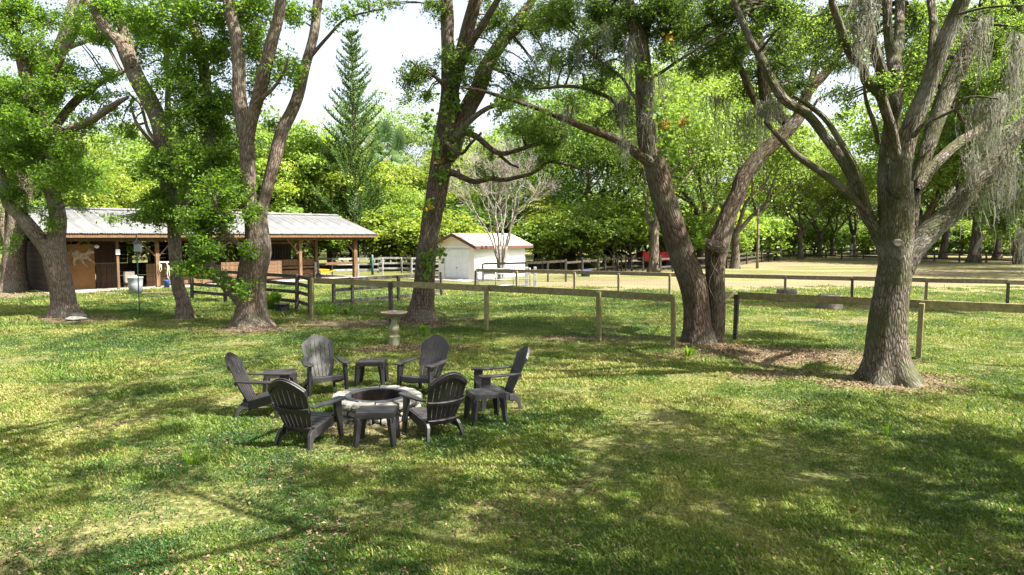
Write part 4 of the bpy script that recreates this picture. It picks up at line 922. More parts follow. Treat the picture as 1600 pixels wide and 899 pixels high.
fence('dark four-board paddock fence running from the corner post back towards the barn', [G(484, 492), G(464, 484), G(414, 478), G(352, 472), G(300, 467)], 1.36, [1.28, .98, .66, .30], M['dark_wood'], .12, .13, .04, -1)
fence('white three-board fence behind the open end of the barn', [G(498, 431), G(519, 431), G(560, 430), G(598, 430)], 1.25, [1.18, .80, .38], M['white_wood'], .10, .14, .04, 1)
fence('white three-board fence between the teal post and the vine-wrapped oak', [G(591, 427), G(628, 427), G(643, 428), G(700, 428)], 1.2, [1.16, .76, .36], M['white_wood'], .10, .14, .04, 1, postmats=[M['dark_wood'], None, None, None])
fence('black two-board fence in front of the small white garage', [G(755, 440), G(822, 441), G(856, 441), G(884, 441)], 1.25, [1.22, .66], M['dark_wood'], .11, .14, .04, 1, tops=[1.12, 1.2, 1.25, 1.32])
fence('black two-board fence right of the garage with a blue tub at its foot', [G(884, 436), G(910, 432), G(935, 429), G(945, 427), G(965, 425), G(971, 424)], 1.2, [1.05, .42], M['dark_wood'], .12, .14, .04, 1, cap=.12)
fence('black two-board fence in front of the red dump trailer', [G(978, 424), G(987, 424), G(1005, 424)], 1.2, [1.05, .42], M['dark_wood'], .12, .14, .04, 1, cap=.1)
fence('black two-board fence right of the forked far oak, by the red dump trailer', [G(1022, 425), G(1032, 426), G(1051, 425), G(1080, 424), G(1112, 423)], 1.25, [1.05, .42], M['dark_wood'], .12, .14, .04, 1, cap=.1)
fence('dark short paddock fence beyond the grey pole', [G(1135, 419), G(1167, 413), G(1190, 410), G(1201, 408), G(1210, 406), G(1233, 404)], 1.15, [1.08, .68, .26], M['dark_wood'], .13, .15, .05, 1)
ff = [G(1233, 403), G(1258, 403), G(1290, 404), G(1315, 405), G(1349, 405.5), G(1385, 407), G(1420, 408), G(1460, 409), G(1499, 410), G(1541, 411), G(1583, 412.5), G(1640, 414), G(1700, 416)]
fence('long dark two-board fence along the far edge of the dry field', ff, 1.1, [1.08, .35], M['dark_wood'], .15, .17, .05, 1)
fence('dark fence on the shady far side of the left trees beyond the field', [G(1100, 412), G(1150, 409), G(1200, 406)], 1.1, [1.0, .45], M['dark_wood'], .14, .15, .05, 1)
# galvanised pipe gate behind the near fence
a, b = Vector(G(747, 455)), Vector(G(828, 452)); gt = thing('pipe_gate', 'galvanised pipe gate with wire infill behind the near fence, before the garage', 'gate', (a.x, a.y, 0))
d = (b-a); e = d.normalized(); ln = d.length
for z in (.25, .55, .85, 1.12):
    MB().tube([(0, 0, z), tuple(e*ln)+(z,)] if False else [(0, 0, z), (d.x, d.y, z)], .022, 8).build('pipe', M['galv'], gt, smooth=True)
for s in (0, .33, .67, 1):
    MB().tube([(d.x*s, d.y*s, .2), (d.x*s, d.y*s, 1.14)], .024, 8).build('upright', M['galv'], gt, smooth=True)
wire_sheet('wire_mesh', gt, (0, 0), (d.x, d.y), .22, 1.1, .1, .1, .004)
for q, px in enumerate((823, 836)):
    x, y = G(px, 450); o = MB().box((0, 0, .55), (.16, .16, 1.2)).build('gate_post', M['white_wood'], None, .01); o.location = (x, y, 0)
    tag(o, ['flaking white gate post, left one of the pair right of the pipe gate', 'flaking white gate post, right one of the pair right of the pipe gate'][q], 'post')

# ------------------------------------------------------------------ barn
BA = Vector(G(84, 459)+(0,)); BB = Vector(G(566, 433.5)+(0,)); bd = (BB-BA); BL = bd.length; byaw = math.atan2(bd.y, bd.x)
barn = thing('horse_barn', 'open-fronted wooden horse barn with pale corrugated metal roof and braced posts', 'barn', tuple(BA), byaw)
def U(px, v=0.0):
    "distance along the barn's front for an image column, on the line v metres behind the front"
    k = (px-CX)/FPX; ex = bd.normalized(); nx_ = Vector((-ex.y, ex.x, 0)); o = BA+nx_*v
    c = math.cos(PITCH)
    return (k*o.y*c-o.x)/(ex.x-k*ex.y*c)
W = 8.2; EZ = 2.72; RZ = 4.35; EH = 2.98
def part(mb, name, mat, bev=.004, label=None, parent=None):
    o = mb.build(name, mat, parent or barn, bev, seg=1)
    if label: o['label'] = label
    return o
# roof: corrugated panels, two slopes
npan = 22; u0, u1 = -.7, BL+.75; pw = (u1-u0)/npan
def panel(front):
    vs = []; fs = []; nc = 16; rows = 2
    for r in range(rows):
        for k in range(nc+1):
            x = (pw-.0)*k/nc; z = .018*(1 if k % 2 else -1) if k not in (0, nc) else .012
            y, zz = ((-.75, EH), (W/2, RZ))[r] if front else ((W+.75, EH), (W/2, RZ))[r]
            vs.append((x, y, zz+z))
    for r in range(rows):
        for k in range(nc+1):
            v = vs[r*(nc+1)+k]; vs.append((v[0], v[1], v[2]-.012))
    n1 = nc+1
    for k in range(nc): fs += [(k, k+1, n1+k+1, n1+k), (2*n1+k+1, 2*n1+k, 3*n1+k, 3*n1+k+1), (k, 2*n1+k, 2*n1+k+1, k+1)]
    return MB().add(vs, fs).mesh('roof_panel', M['metal_roof'])
pf, pb = panel(True), panel(False)
for i in range(npan):
    for q, me in enumerate((pf, pb)):
        o = bpy.data.objects.new('roof_panel', me); COL.objects.link(o); o.parent = barn; o.location = (u0+i*pw, 0, .004*(i % 2))
part(MB().box(((u0+u1)/2, W/2-.12, RZ+.03), (u1-u0, .28, .02), Matrix.Rotation(R(18), 3, 'X')), 'ridge_cap', M['metal_roof'], 0)
part(MB().box(((u0+u1)/2, -.66, EH-.13), (u1-u0-.05, .045, .20)), 'fascia', M['barn_wood'])
part(MB().box(((u0+u1)/2, -.05, EZ-.02), (u1-u0-.6, .07, .26)), 'front_beam', M['barn_wood'])
part(MB().box(((u0+u1)/2, W, EZ-.02), (u1-u0-.6, .07, .26)), 'back_beam', M['barn_dark'])
for i in range(24):                                                   # rafters
    u = u0+.3+i*(u1-u0-.6)/23
    for s in (1, -1):
        ya, yb = (-.62, W/2) if s > 0 else (W+.62, W/2)
        MB().bar((u, ya, EH-.12), (u, yb, RZ-.12), .045, .14).build('rafter', M['barn_wood'], barn)
for s_u in (u0+.02, u1-.02):
    for s in (1, -1): MB().bar((s_u, -.74 if s > 0 else W+.74, EH-.05), (s_u, W/2, RZ-.05), .03, .16).build('barge_board', M['barn_wood'], barn)
posts = {95: None, 182: None, 244: None, 315: None, 392: None, 468: None, 554: None}
fp = []
for px in posts:
    u = U(px); wd = .26 if px == 554 else (.19 if px in (244, 468) else .12); fp.append(u)
    part(MB().box((u, .0 if px != 554 else .02, EZ/2-.1), (wd, wd, EZ+.2-.26)), 'post', M['barn_wood'])
    if px in (244, 468, 554, 95):
        for s in ((-1, 1) if px in (244, 468) else ((-1,) if px == 554 else (1,))):
            part(MB().bar((u+s*.07, -.02, EZ-.98), (u+s*.85, -.02, EZ-.14), .05, .08), 'brace', M['barn_wood'])
for px in (120, 244, 330, 400, 493, 554):
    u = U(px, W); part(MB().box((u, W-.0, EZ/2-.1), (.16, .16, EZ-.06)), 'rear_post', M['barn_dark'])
u493 = U(493, 1.4); u430 = U(425, 1.4)
part(MB().box((u493, 1.4, EZ/2), (.2, .2, EZ+.3)), 'post', M['barn_wood'])
part(MB().box((u493-.12, 1.28, .55), (.16, .03, 1.1)), 'post_guard', M['white_wood'])
def boards_v(ua, ub, v, z0, z1, mat, w=.24, th=.03, name='wall_board', gap=.012):
    n = max(1, int(round((ub-ua)/w))); ww = (ub-ua)/n
    me = {}
    for i in range(n):
        o = MB().box((0, 0, 0), (ww-gap, th, z1-z0)).build(name, mat, barn); o.location = (ua+ww*(i+.5), v+(.006 if i % 2 else 0), (z0+z1)/2)
def boards_h(ua, ub, v, z0, z1, mat, w=.2, th=.04, name='wall_board', gap=.015):
    n = max(1, int(round((z1-z0)/w))); hh = (z1-z0)/n
    for i in range(n):
        o = MB().box((0, 0, 0), (ub-ua, th, hh-gap)).build(name, mat, barn); o.location = ((ua+ub)/2, v+(.006 if i % 2 else 0), z0+hh*(i+.5))
def boards_d(u, va, vb, z0, z1, mat, w=.2, th=.04):
    n = max(1, int(round((z1-z0)/w))); hh = (z1-z0)/n
    for i in range(n):
        o = MB().box((0, 0, 0), (th, vb-va, hh-.015)).build('wall_board', mat, barn); o.location = (u+(.006 if i % 2 else 0), (va+vb)/2, z0+hh*(i+.5))
# tack-room wall with tan door panel and lattice
v1 = 1.6
ud0, ud1 = U(104, v1), U(146, v1); ul1 = U(180, v1)
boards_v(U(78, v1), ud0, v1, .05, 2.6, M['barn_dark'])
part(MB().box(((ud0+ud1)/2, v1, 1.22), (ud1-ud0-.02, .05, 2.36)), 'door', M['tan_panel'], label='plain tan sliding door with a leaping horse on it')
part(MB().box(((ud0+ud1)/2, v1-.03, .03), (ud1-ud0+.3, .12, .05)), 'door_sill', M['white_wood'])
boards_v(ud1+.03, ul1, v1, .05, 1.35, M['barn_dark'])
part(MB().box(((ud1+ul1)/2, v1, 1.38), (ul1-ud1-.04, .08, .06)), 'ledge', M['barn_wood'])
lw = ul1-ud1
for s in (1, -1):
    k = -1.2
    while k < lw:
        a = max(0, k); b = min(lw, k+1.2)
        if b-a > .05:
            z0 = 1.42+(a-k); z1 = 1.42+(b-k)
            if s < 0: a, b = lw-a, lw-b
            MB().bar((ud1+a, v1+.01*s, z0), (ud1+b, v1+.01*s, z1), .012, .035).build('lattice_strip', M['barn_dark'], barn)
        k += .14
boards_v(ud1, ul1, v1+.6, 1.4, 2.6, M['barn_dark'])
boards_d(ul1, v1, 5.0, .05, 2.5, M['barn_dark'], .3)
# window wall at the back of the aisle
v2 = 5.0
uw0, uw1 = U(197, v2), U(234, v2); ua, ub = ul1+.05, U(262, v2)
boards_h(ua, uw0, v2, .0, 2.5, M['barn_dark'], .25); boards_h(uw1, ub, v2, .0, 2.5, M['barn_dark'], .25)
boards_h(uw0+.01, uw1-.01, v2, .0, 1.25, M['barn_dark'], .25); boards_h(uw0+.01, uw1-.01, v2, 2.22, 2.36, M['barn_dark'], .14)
for k in range(4): part(MB().box((uw0+(uw1-uw0)*(k+.5)/4, v2, 1.73), (.025, .025, .98)), 'window_bar', M['black_steel'], 0)
# right of the braced post: half walls, rails, slab
v3 = .35
boards_h(U(236, v3), U(262, v3)+1.2, v3+.9, .05, 1.3, M['barn_wood'], .26)
boards_h(U(262, .9), U(350, .9), 1.0, .1, 1.15, M['barn_wood'], .24)
part(MB().bar((U(246, 0), -.12, 1.42), (U(282, 0), -.12, 1.38), .07, .07), 'hitching_rail', M['rope'])
part(MB().box((U(300, .2), .05, .62), (.14, .14, 1.3)), 'post', M['barn_wood'])
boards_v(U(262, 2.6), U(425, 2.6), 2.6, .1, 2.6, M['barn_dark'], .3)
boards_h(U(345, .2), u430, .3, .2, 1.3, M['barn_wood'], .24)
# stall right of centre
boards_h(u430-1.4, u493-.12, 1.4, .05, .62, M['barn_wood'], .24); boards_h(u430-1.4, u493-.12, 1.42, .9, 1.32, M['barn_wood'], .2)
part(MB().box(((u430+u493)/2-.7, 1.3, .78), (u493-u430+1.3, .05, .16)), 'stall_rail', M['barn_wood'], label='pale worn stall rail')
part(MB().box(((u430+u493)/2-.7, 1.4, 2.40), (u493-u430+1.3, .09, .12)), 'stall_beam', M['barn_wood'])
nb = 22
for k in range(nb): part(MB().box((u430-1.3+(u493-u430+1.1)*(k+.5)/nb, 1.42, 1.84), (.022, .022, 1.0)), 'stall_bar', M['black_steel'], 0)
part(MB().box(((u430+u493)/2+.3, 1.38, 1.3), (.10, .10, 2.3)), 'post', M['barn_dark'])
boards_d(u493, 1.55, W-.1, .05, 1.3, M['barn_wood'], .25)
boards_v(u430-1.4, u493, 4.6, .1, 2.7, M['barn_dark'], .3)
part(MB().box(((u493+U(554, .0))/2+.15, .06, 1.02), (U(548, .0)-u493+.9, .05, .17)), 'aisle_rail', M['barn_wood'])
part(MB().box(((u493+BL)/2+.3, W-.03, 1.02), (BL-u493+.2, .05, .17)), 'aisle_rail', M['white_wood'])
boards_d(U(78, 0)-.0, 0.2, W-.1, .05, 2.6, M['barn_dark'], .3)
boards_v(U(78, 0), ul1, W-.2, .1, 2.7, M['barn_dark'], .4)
slab = MB().box((BL/2, W/2, -.03), (BL+.6, W+.6, .14)).build('floor_slab', M['concrete'], barn, .01)
# horse figure on the door: a flat cut-out, as in the photo, 2 cm thick
hp = [(-.62, .42), (-.52, .60), (-.40, .66), (-.28, .62), (-.14, .50), (.02, .46), (.14, .50), (.26, .66), (.33, .74), (.36, .66), (.48, .58), (.58, .48), (.54, .42), (.40, .44), (.33, .36), (.28, .22), (.36, .08), (.54, -.06), (.62, -.18), (.52, -.16), (.34, -.02), (.20, .10), (.06, .12), (-.06, .08), (.02, -.10), (.16, -.26), (.22, -.38), (.12, -.34), (-.04, -.18), (-.20, .06), (-.34, .10), (-.46, -.04), (-.42, -.24), (-.52, -.26), (-.58, -.02), (-.52, .22), (-.60, .30)]
hx = (ud0+ud1)/2+.1
hf = MB().prism(hp, lambda x, z: (x*.9, -.012, z*.9), lambda x, z: (x*.9, .012, z*.9)).build('horse_cutout', M['horse_paint'], None, .004, seg=1)
mw = Matrix.Translation(BA) @ Matrix.Rotation(byaw, 4, 'Z'); pos = mw @ Vector((hx, v1-.045, 1.52)); hf.location = pos; hf.rotation_euler = (0, 0, byaw)
tag(hf, 'pale cut-out of a leaping horse hanging on the tan barn door', 'decoration')
def at_barn(u, v, z=0): return mw @ Vector((u, v, z))
def put(name, label, cat, mbs, loc, rz=0, group=None):
    "a thing from a list of (part name, MB, material, bevel, smooth)"
    if len(mbs) == 1:
        q = mbs[0]; o = q[1].build(name, q[2], None, q[3] if len(q) > 3 else 0, q[4] if len(q) > 4 else False)
        o.location = loc; o.rotation_euler = (0, 0, rz); return tag(o, label, cat, group)
    t = thing(name, label, cat, loc, rz, group)
    for q in mbs: q[1].build(q[0], q[2], t, q[3] if len(q) > 3 else 0, q[4] if len(q) > 4 else False)
    return t
x, y = G(212, 460)
put('trash_can', 'large grey plastic bin at the barn entrance behind the thin pole', 'bin', [('body', MB().lathe([(.28, 0), (.32, .5), (.34, .78), (.36, .80), (.36, .84), (.32, .84), (.30, .7), (.26, .05)], n=28), M['grey_plastic'], 0, True), ('scoop', MB().lathe([(.08, .80), (.10, .86), (.05, .92)], n=12), M['white_paint'], 0, True)], (x, y, 0))
p = at_barn(U(199, 1.3), 1.3, .04)
put('storage_box', 'pale square box left of the grey bin inside the barn', 'box', [('body', MB().box((0, 0, .55), (.48, .3, .62)), M['cream'], .02), ('stand', MB().box((0, .0, .12), (.7, .4, .24)), M['barn_dark'], .01)], tuple(p), byaw)
p = at_barn(U(182), -.075, 2.0)
put('junction_box', 'small white box mounted on the thin barn post', 'box', [('body', MB().box((0, 0, 0), (.2, .08, .28)), M['white_paint'], .01)], tuple(p), byaw)
p = at_barn(U(149, v1), v1-.12, 2.28)
put('wall_lamp', 'round white lamp on the barn wall above the lattice', 'lamp', [('globe', MB().lathe([(.02, -.1), (.09, -.07), (.12, 0), (.09, .07), (.02, .1)], n=16), M['white_paint'], 0, True)], tuple(p), byaw)
p = at_barn(U(257, -.3), -.35, 0)
put('bucket', 'dusty blue bucket at the foot of the braced barn post', 'bucket', [('body', MB().lathe([(.13, 0), (.17, .42), (.18, .44), (.16, .44), (.12, .03)], n=20), M['blue_plastic'], 0, True), ('handle', MB().tube([(-.17, 0, .42), (-.12, 0, .55), (0, 0, .6), (.12, 0, .55), (.17, 0, .42)], .008, 5), M['galv'])], tuple(p), 0)
for q, (px, z, ln) in enumerate([(247, 1.40, .5), (259, 1.40, .9), (264, 1.38, .6)]):
    p = at_barn(U(px, -.2), -.20, 0)
    pts = [(0, 0, z), (.03, -.02, z-ln*.3), (-.02, -.02, z-ln*.7), (.04, -.03, z-ln), (.10, -.03, z-ln*.8), (.08, -.02, z-ln*.2)]
    put('halter_rope', ['pale halter hanging from the barn hitching rail next to the braced post', 'longest lead rope hanging from the barn hitching rail above the blue bucket', 'short lead rope at the right of the barn hitching rail'][q], 'rope', [('rope', MB().tube(pts, .022, 6), M['rope'], 0, True)], tuple(p), byaw)
x, y = G(508, 436)
put('wheelbarrow', 'yellow wheelbarrow parked under the open end of the barn', 'wheelbarrow', [
    ('tray', MB().add([(-.3, -.25, .62), (.4, -.3, .66), (.4, .3, .66), (-.3, .25, .62), (-.15, -.15, .35), (.2, -.18, .35), (.2, .18, .35), (-.15, .15, .35)], [(0, 1, 5, 4), (1, 2, 6, 5), (2, 3, 7, 6), (3, 0, 4, 7), (4, 5, 6, 7)]), M['yellow_paint'], 0),
    ('wheel', MB().lathe([(.05, -.04), (.18, -.05), (.2, 0), (.18, .05), (.05, .04)], n=20), M['rubber'], 0, True), ('handle', MB().tube([(.1, .2, .35), (-.7, .28, .6)], .02), M['yellow_paint']), ('handle', MB().tube([(.1, -.2, .35), (-.7, -.28, .6)], .02), M['yellow_paint']), ('leg', MB().tube([(-.1, .2, .35), (-.2, .22, 0)], .015), M['black_steel']), ('leg', MB().tube([(-.1, -.2, .35), (-.2, -.22, 0)], .015), M['black_steel'])], (x, y, 0), R(200))
for o in bpy.data.objects:
    if o.name.startswith('wheel') and o.name.split('.')[0] == 'wheel': o.rotation_euler = (R(90), 0, 0); o.location = (.42, 0, .2)

# ------------------------------------------------------------------ garage
gx, gy = G(741, 437.5); gyaw = R(-40)   # corner nearest the viewer: door wall runs left, long wall runs right
gar = thing('garage', 'small white garage with brown gable roof and roll-up door', 'garage', (gx, gy, 0), 0)
gd = Vector((-math.cos(R(38)), math.sin(R(38)), 0)); gl = Vector((math.sin(R(38))*1.0, math.cos(R(38)), 0))
GW, GL, GE = 3.15, 5.6, 2.27
gd = Vector((-.80, .60, 0)); gl = Vector((.60, .80, 0))
GR = 2.92
def gp(a, b, z): return gd*a+gl*b+Vector((0, 0, z))
def gbox(a0, a1, b0, b1, z0, z1):
    vs = [gp(a, b, z) for z in (z0, z1) for a, b in ((a0, b0), (a1, b0), (a1, b1), (a0, b1))]
    return MB().add(vs, [(0, 3, 2, 1), (4, 5, 6, 7), (0, 1, 5, 4), (1, 2, 6, 5), (2, 3, 7, 6), (3, 0, 4, 7)])
dw0, dw1 = .48, GW-.48
gbox(0, dw0, 0, .15, 0, GE).build('front_wall', M['cream'], gar); gbox(dw1, GW, 0, .15, 0, GE).build('front_wall', M['cream'], gar)
gbox(dw0, dw1, 0, .15, 2.02, GE).build('front_wall', M['cream'], gar)
MB().add([gp(0, 0, GE), gp(GW, 0, GE), gp(GW/2, 0, GR), gp(0, .15, GE), gp(GW, .15, GE), gp(GW/2, .15, GR)], [(0, 1, 2), (5, 4, 3), (0, 3, 4, 1), (1, 4, 5, 2), (2, 5, 3, 0)]).build('gable_wall', M['cream'], gar)
gbox(0, .15, .153, GL, 0, GE).build('side_wall', M['cream'], gar); gbox(GW-.15, GW, .153, GL, 0, GE).build('side_wall', M['cream'], gar); gbox(.153, GW-.153, GL-.15, GL, 0, GE).build('rear_wall', M['cream'], gar)
nlap = 12
for i in range(nlap):
    z0 = .05+i*(GE-.05)/nlap; vs = [gp(-.028, .0, z0), gp(-.028, GL, z0), gp(-.006, GL, z0+(GE-.05)/nlap-.004), gp(-.006, .0, z0+(GE-.05)/nlap-.004), gp(0, 0, z0), gp(0, GL, z0), gp(0, GL, z0+(GE-.05)/nlap-.004), gp(0, 0, z0+(GE-.05)/nlap-.004)]
    MB().add(vs, [(0, 1, 2, 3), (4, 5, 1, 0), (4, 0, 3, 7), (1, 5, 6, 2), (3, 2, 6, 7)]).build('siding_board', M['white_paint'], gar)
door = gbox(dw0+.02, dw1-.02, .10, .12, .02, 2.0).build('door', M['white_paint'], gar)
for i in range(4):
    z0 = .03+i*.49
    for j in range(4):
        a0 = dw0+.05+j*(dw1-dw0-.1)/4; gbox(a0+.035, a0+(dw1-dw0-.1)/4-.035, .075, .10, z0+.04, z0+.45).build('panel', M['white_paint'], door, .01)
gbox((dw0+dw1)/2-.07, (dw0+dw1)/2+.07, .05, .073, .72, .76).build('handle', M['black_steel'], door)
for a0, a1 in ((dw0-.1, dw0-.003), (dw1+.003, dw1+.1)): gbox(a0, a1, -.025, -.002, 0, 2.1).build('door_trim', M['white_paint'], gar)
gbox(dw0-.1, dw1+.1, -.025, -.002, 2.103, 2.2).build('door_trim', M['white_paint'], gar)
ov = .42; sl = (GR-GE)/(GW/2)
for s in (0, 1):
    a0 = -ov if s == 0 else GW+ov; z0 = GE-sl*ov
    nrow = 9
    for i in range(nrow):
        f0, f1 = i/nrow, (i+1)/nrow
        aa, ab = a0+(GW/2-a0)*f0, a0+(GW/2-a0)*f1; za, zb = z0+(GR-z0)*f0+.10, z0+(GR-z0)*f1+.10
        vs = [gp(aa, -ov, za+.03), gp(aa, GL+ov, za+.03), gp(ab, GL+ov, zb+.008), gp(ab, -ov, zb+.008), gp(aa, -ov, za-.04), gp(aa, GL+ov, za-.04), gp(ab, GL+ov, zb-.04), gp(ab, -ov, zb-.04)]
        MB().add(vs, [(0, 1, 2, 3), (7, 6, 5, 4), (0, 4, 5, 1), (3, 2, 6, 7), (0, 3, 7, 4), (1, 5, 6, 2)]).build('shingle_course', M['shingle'], gar)
    vs = [gp(a0, -ov-.02, z0-.09), gp(a0, -ov-.02, z0+.09), gp(GW/2, -ov-.02, GR+.10), gp(GW/2, -ov-.02, GR-.09)]; vs += [v-gl*-.03 for v in vs]
    MB().add(vs, [(0, 1, 2, 3), (7, 6, 5, 4), (0, 4, 5, 1), (1, 5, 6, 2), (2, 6, 7, 3), (3, 7, 4, 0)]).build('barge_board', M['brown_trim'], gar)
    e = -1 if s == 0 else 1
    gbox(min(a0, a0+e*.03), max(a0, a0+e*.03), -ov, GL+ov, z0-.10, z0+.09).build('fascia', M['brown_trim'], gar)
    vs = [gp(a0, -ov+.03, z0-.05), gp(GW/2, -ov+.03, GR-.05), gp(GW/2, -.002, GR-.05), gp(a0, -.002, z0-.05)]; vs += [v+Vector((0, 0, -.02)) for v in vs]
    MB().add(vs, [(0, 1, 2, 3), (7, 6, 5, 4), (0, 4, 5, 1), (1, 5, 6, 2), (2, 6, 7, 3), (3, 7, 4, 0)]).build('soffit', M['peach'], gar)
apr = MB().add([(gp(a, b, z)) for z in (-.05, .03) for a, b in ((-.8, -2.0), (GW+1.0, -2.0), (GW+1.0, -.03), (-.8, -.03))], [(0, 3, 2, 1), (4, 5, 6, 7), (0, 1, 5, 4), (1, 2, 6, 5), (2, 3, 7, 6), (3, 0, 4, 7)]).build('concrete_pad', M['concrete'], None)
apr.location = (gx, gy, 0); tag(apr, kind='structure')

# ------------------------------------------------------------------ small things
x, y = G(218, 491)
put('bird_feeder', 'thin green metal pole with a hanging feeder box between the two left trees', 'feeder', [('pole', MB().tube([(0, 0, -.2), (0, 0, 2.86)], .02, 8), M['teal_paint'], 0, True), ('feeder_box', MB().box((.04, 0, 2.4), (.2, .2, .28)), M['grey_plastic'], .01), ('feeder_roof', MB().lathe([(.20, 2.55), (.02, 2.68)], n=4), M['black_steel'])], (x, y, 0))
x, y = G(441, 487)
put('planter_tub', 'black tub standing on the grass beside the foot of the big leafy tree', 'tub', [('body', MB().lathe([(.22, 0), (.25, .1), (.26, .27), (.28, .28), (.28, .31), (.24, .31), (.22, .26)], n=24), M['black_steel'], 0, True), ('soil', MB().lathe([(.235, .25), (.01, .27)], n=16), M['litter'] if False else M['ash'])], (x, y, 0))
def leafy_plant(label, px, py, r, h, n, size, seed, mat=None, name='leafy_plant', cat='plant'):
    rg = np.random.RandomState(seed); x, y = G(px, py); V = []; F = []; T = []; k = 0
    for i in range(n):
        a = rg.uniform(0, 6.28); rr = r*rg.uniform(.1, 1)**.6; b = np.array([math.cos(a)*rr*.35, math.sin(a)*rr*.35, 0]); tip = np.array([math.cos(a)*rr, math.sin(a)*rr, h*rg.uniform(.35, 1)])
        m = b+(tip-b)*.55+np.array([0, 0, h*.25]); w = np.array([-math.sin(a), math.cos(a), 0])*size*.5
        V += [b-w*.2, b+w*.2, m-w, m+w, tip]; F += [[k, k+1, k+3, k+2]]; T += [[k+2, k+3, k+4]]; k += 5
    o = mesh_np(name, np.array(V), np.array(F), mat or M['leaf_bright'], None, False, {'tint': ('FLOAT', np.repeat(rg.uniform(.2, .9, n), 5))}, T=np.array(T))
    o.location = (x, y, 0); return tag(o, label, cat)
leafy_plant('bright broad-leaved plant between the big leafy tree and the dark fence', 424, 484, .55, .75, 90, .16, 1)
leafy_plant('dark spiky weed clump by the left end of the near fence', 512, 493, .8, .55, 120, .05, 2)
leafy_plant('low weed clump at the foot of the dark fence stub', 545, 492, .5, .35, 80, .06, 3)
leafy_plant('fern-like plant between the two leftmost trunks', 50, 450, 1.1, 1.5, 70, .16, 4)
leafy_plant('tuft of long grass left of the front chairs', 303, 725, .22, .22, 60, .012, 5, name='grass_tuft')
leafy_plant('upright tuft of coarse grass in the right foreground', 1385, 683, .10, .20, 26, .02, 6, name='grass_tuft')
leafy_plant('small weed with pale leaves below the vine-wrapped oak', 662, 522, .3, .35, 40, .05, 7)
leafy_plant('small bright weed at the foot of the twin-stemmed oak', 1077, 558, .22, .3, 40, .04, 8)
for q, (px, py, w) in enumerate([(1235, 474, .42), (1304, 485, .46)]):
    x, y = G(px, py); y += .4
    put('tree_stump', ['left-hand sawn tree stump behind the near fence', 'right-hand sawn tree stump behind the near fence, close to the big live oak'][q], 'stump', [('bark', MB().lathe([(w*1.15, -.1), (w*1.02, .1), (w*.97, .42), (w*.93, .56)], n=26, mod=lambda a, j: 1+.04*math.sin(7*a+j)), M['far_bark'], 0, True), ('cut_face', MB().lathe([(w*.9, .562), (.02, .568)], n=26), M['cut_wood'])], (x, y, 0))
# red dump trailer
x, y = G(1032, 418)
tr = thing('dump_trailer', 'red dump trailer parked at the wood edge behind the twin-stemmed oak', 'trailer', (x, y, 0), R(8)); tr.scale = (.85, .85, .8)
def tb(name, c, s, m, bev=.01, parent=None): return MB().box(c, s).build(name, m, parent or tr, bev, seg=1)
tb('side_panel', (0, -.95, 1.25), (4.6, .06, .95), M['red_paint']); tb('side_panel', (0, .95, 1.25), (4.6, .06, .95), M['red_paint']); tb('front_panel', (-2.27, 0, 1.25), (.06, 1.83, .95), M['red_paint']); tb('tailgate', (2.27, 0, 1.25), (.06, 1.83, .95), M['red_paint'])
tb('bed_floor', (0, 0, .76), (4.5, 1.8, .06), M['red_paint']); tb('chassis', (-.2, 0, .62), (5.2, .8, .14), M['black_steel'])
for k in range(8): tb('rib', (-2.1+k*.6, -1.0, 1.25), (.07, .05, .9), M['red_paint'])
tb('top_rim', (0, -.985, 1.75), (4.7, .09, .07), M['red_paint'])
for k in range(2):
    for s in (-1, 1):
        w = MB().lathe([(.16, -.12), (.33, -.12), (.37, -.06), (.37, .06), (.33, .12), (.16, .12)], n=24).build('tyre', M['rubber'], tr, smooth=True); w.rotation_euler = (R(90), 0, 0); w.location = (.5+k*.85, s*1.0, .37)
        h = MB().lathe([(.16, -.1), (.15, .1)], n=16).build('hub', M['white_paint'], w, smooth=True)
tb('fender', (.92, -1.02, .80), (1.8, .24, .04), M['black_steel']); tb('drawbar', (-3.1, 0, .58), (1.4, .12, .12), M['black_steel'])
x, y = G(915, 432)
put('feed_tub', 'blue tub at the foot of the black fence right of the garage', 'tub', [('body', MB().lathe([(.3, 0), (.38, .38), (.4, .4), (.36, .4), (.28, .04)], n=22), M['blue_plastic'], 0, True)], (x, y, 0))
x, y = G(1183, 420)
put('utility_pole', 'slender grey wooden pole standing at the edge of the dry field', 'pole', [('pole', MB().tube([(0, 0, -.3), (.02, 0, 2.5), (-.03, 0, 5.6)], [.13, .11, .09], 10), M['grey_wood'], 0, True)], (x, y, 0))
x, y = G(582, 430)
put('gate_post', 'teal-painted post at the gap in the white fences', 'post', [('post', MB().lathe([(.09, 0), (.09, 1.45), (.04, 1.5)], n=12), M['teal_paint'], 0, True)], (x, y, 0))
x, y = G(1330, 404)
put('marker_post', 'white post standing behind the far fence', 'post', [('post', MB().box((0, 0, .95), (.3, .3, 1.9)), M['white_wood'], .01)], (x, y, 0))
x, y = G(1606, 404)
sh = thing('garden_shed', 'small brown plank shed cut by the right edge of the picture', 'shed', (x, y, 0), R(-8))
for k in range(12): MB().box((-1.1+k*.2, -1.2, 1.1), (.19, .03, 2.2)).build('wall_board', M['barn_wood'], sh)
for k in range(12): MB().box((-1.2, -1.1+k*.2, 1.1), (.03, .19, 2.2)).build('wall_board', M['barn_wood'], sh)
for k in range(12): MB().box((-1.1+k*.2, 1.2, 1.1), (.19, .03, 2.2)).build('wall_board', M['barn_wood'], sh); MB().box((1.2, -1.1+k*.2, 1.1), (.03, .19, 2.2)).build('wall_board', M['barn_wood'], sh)
for s in (1, -1): MB().bar((0, s*1.5, 2.2), (0, 0, 3.0), 2.9, .05).build('roof', M['brown_trim'], sh)
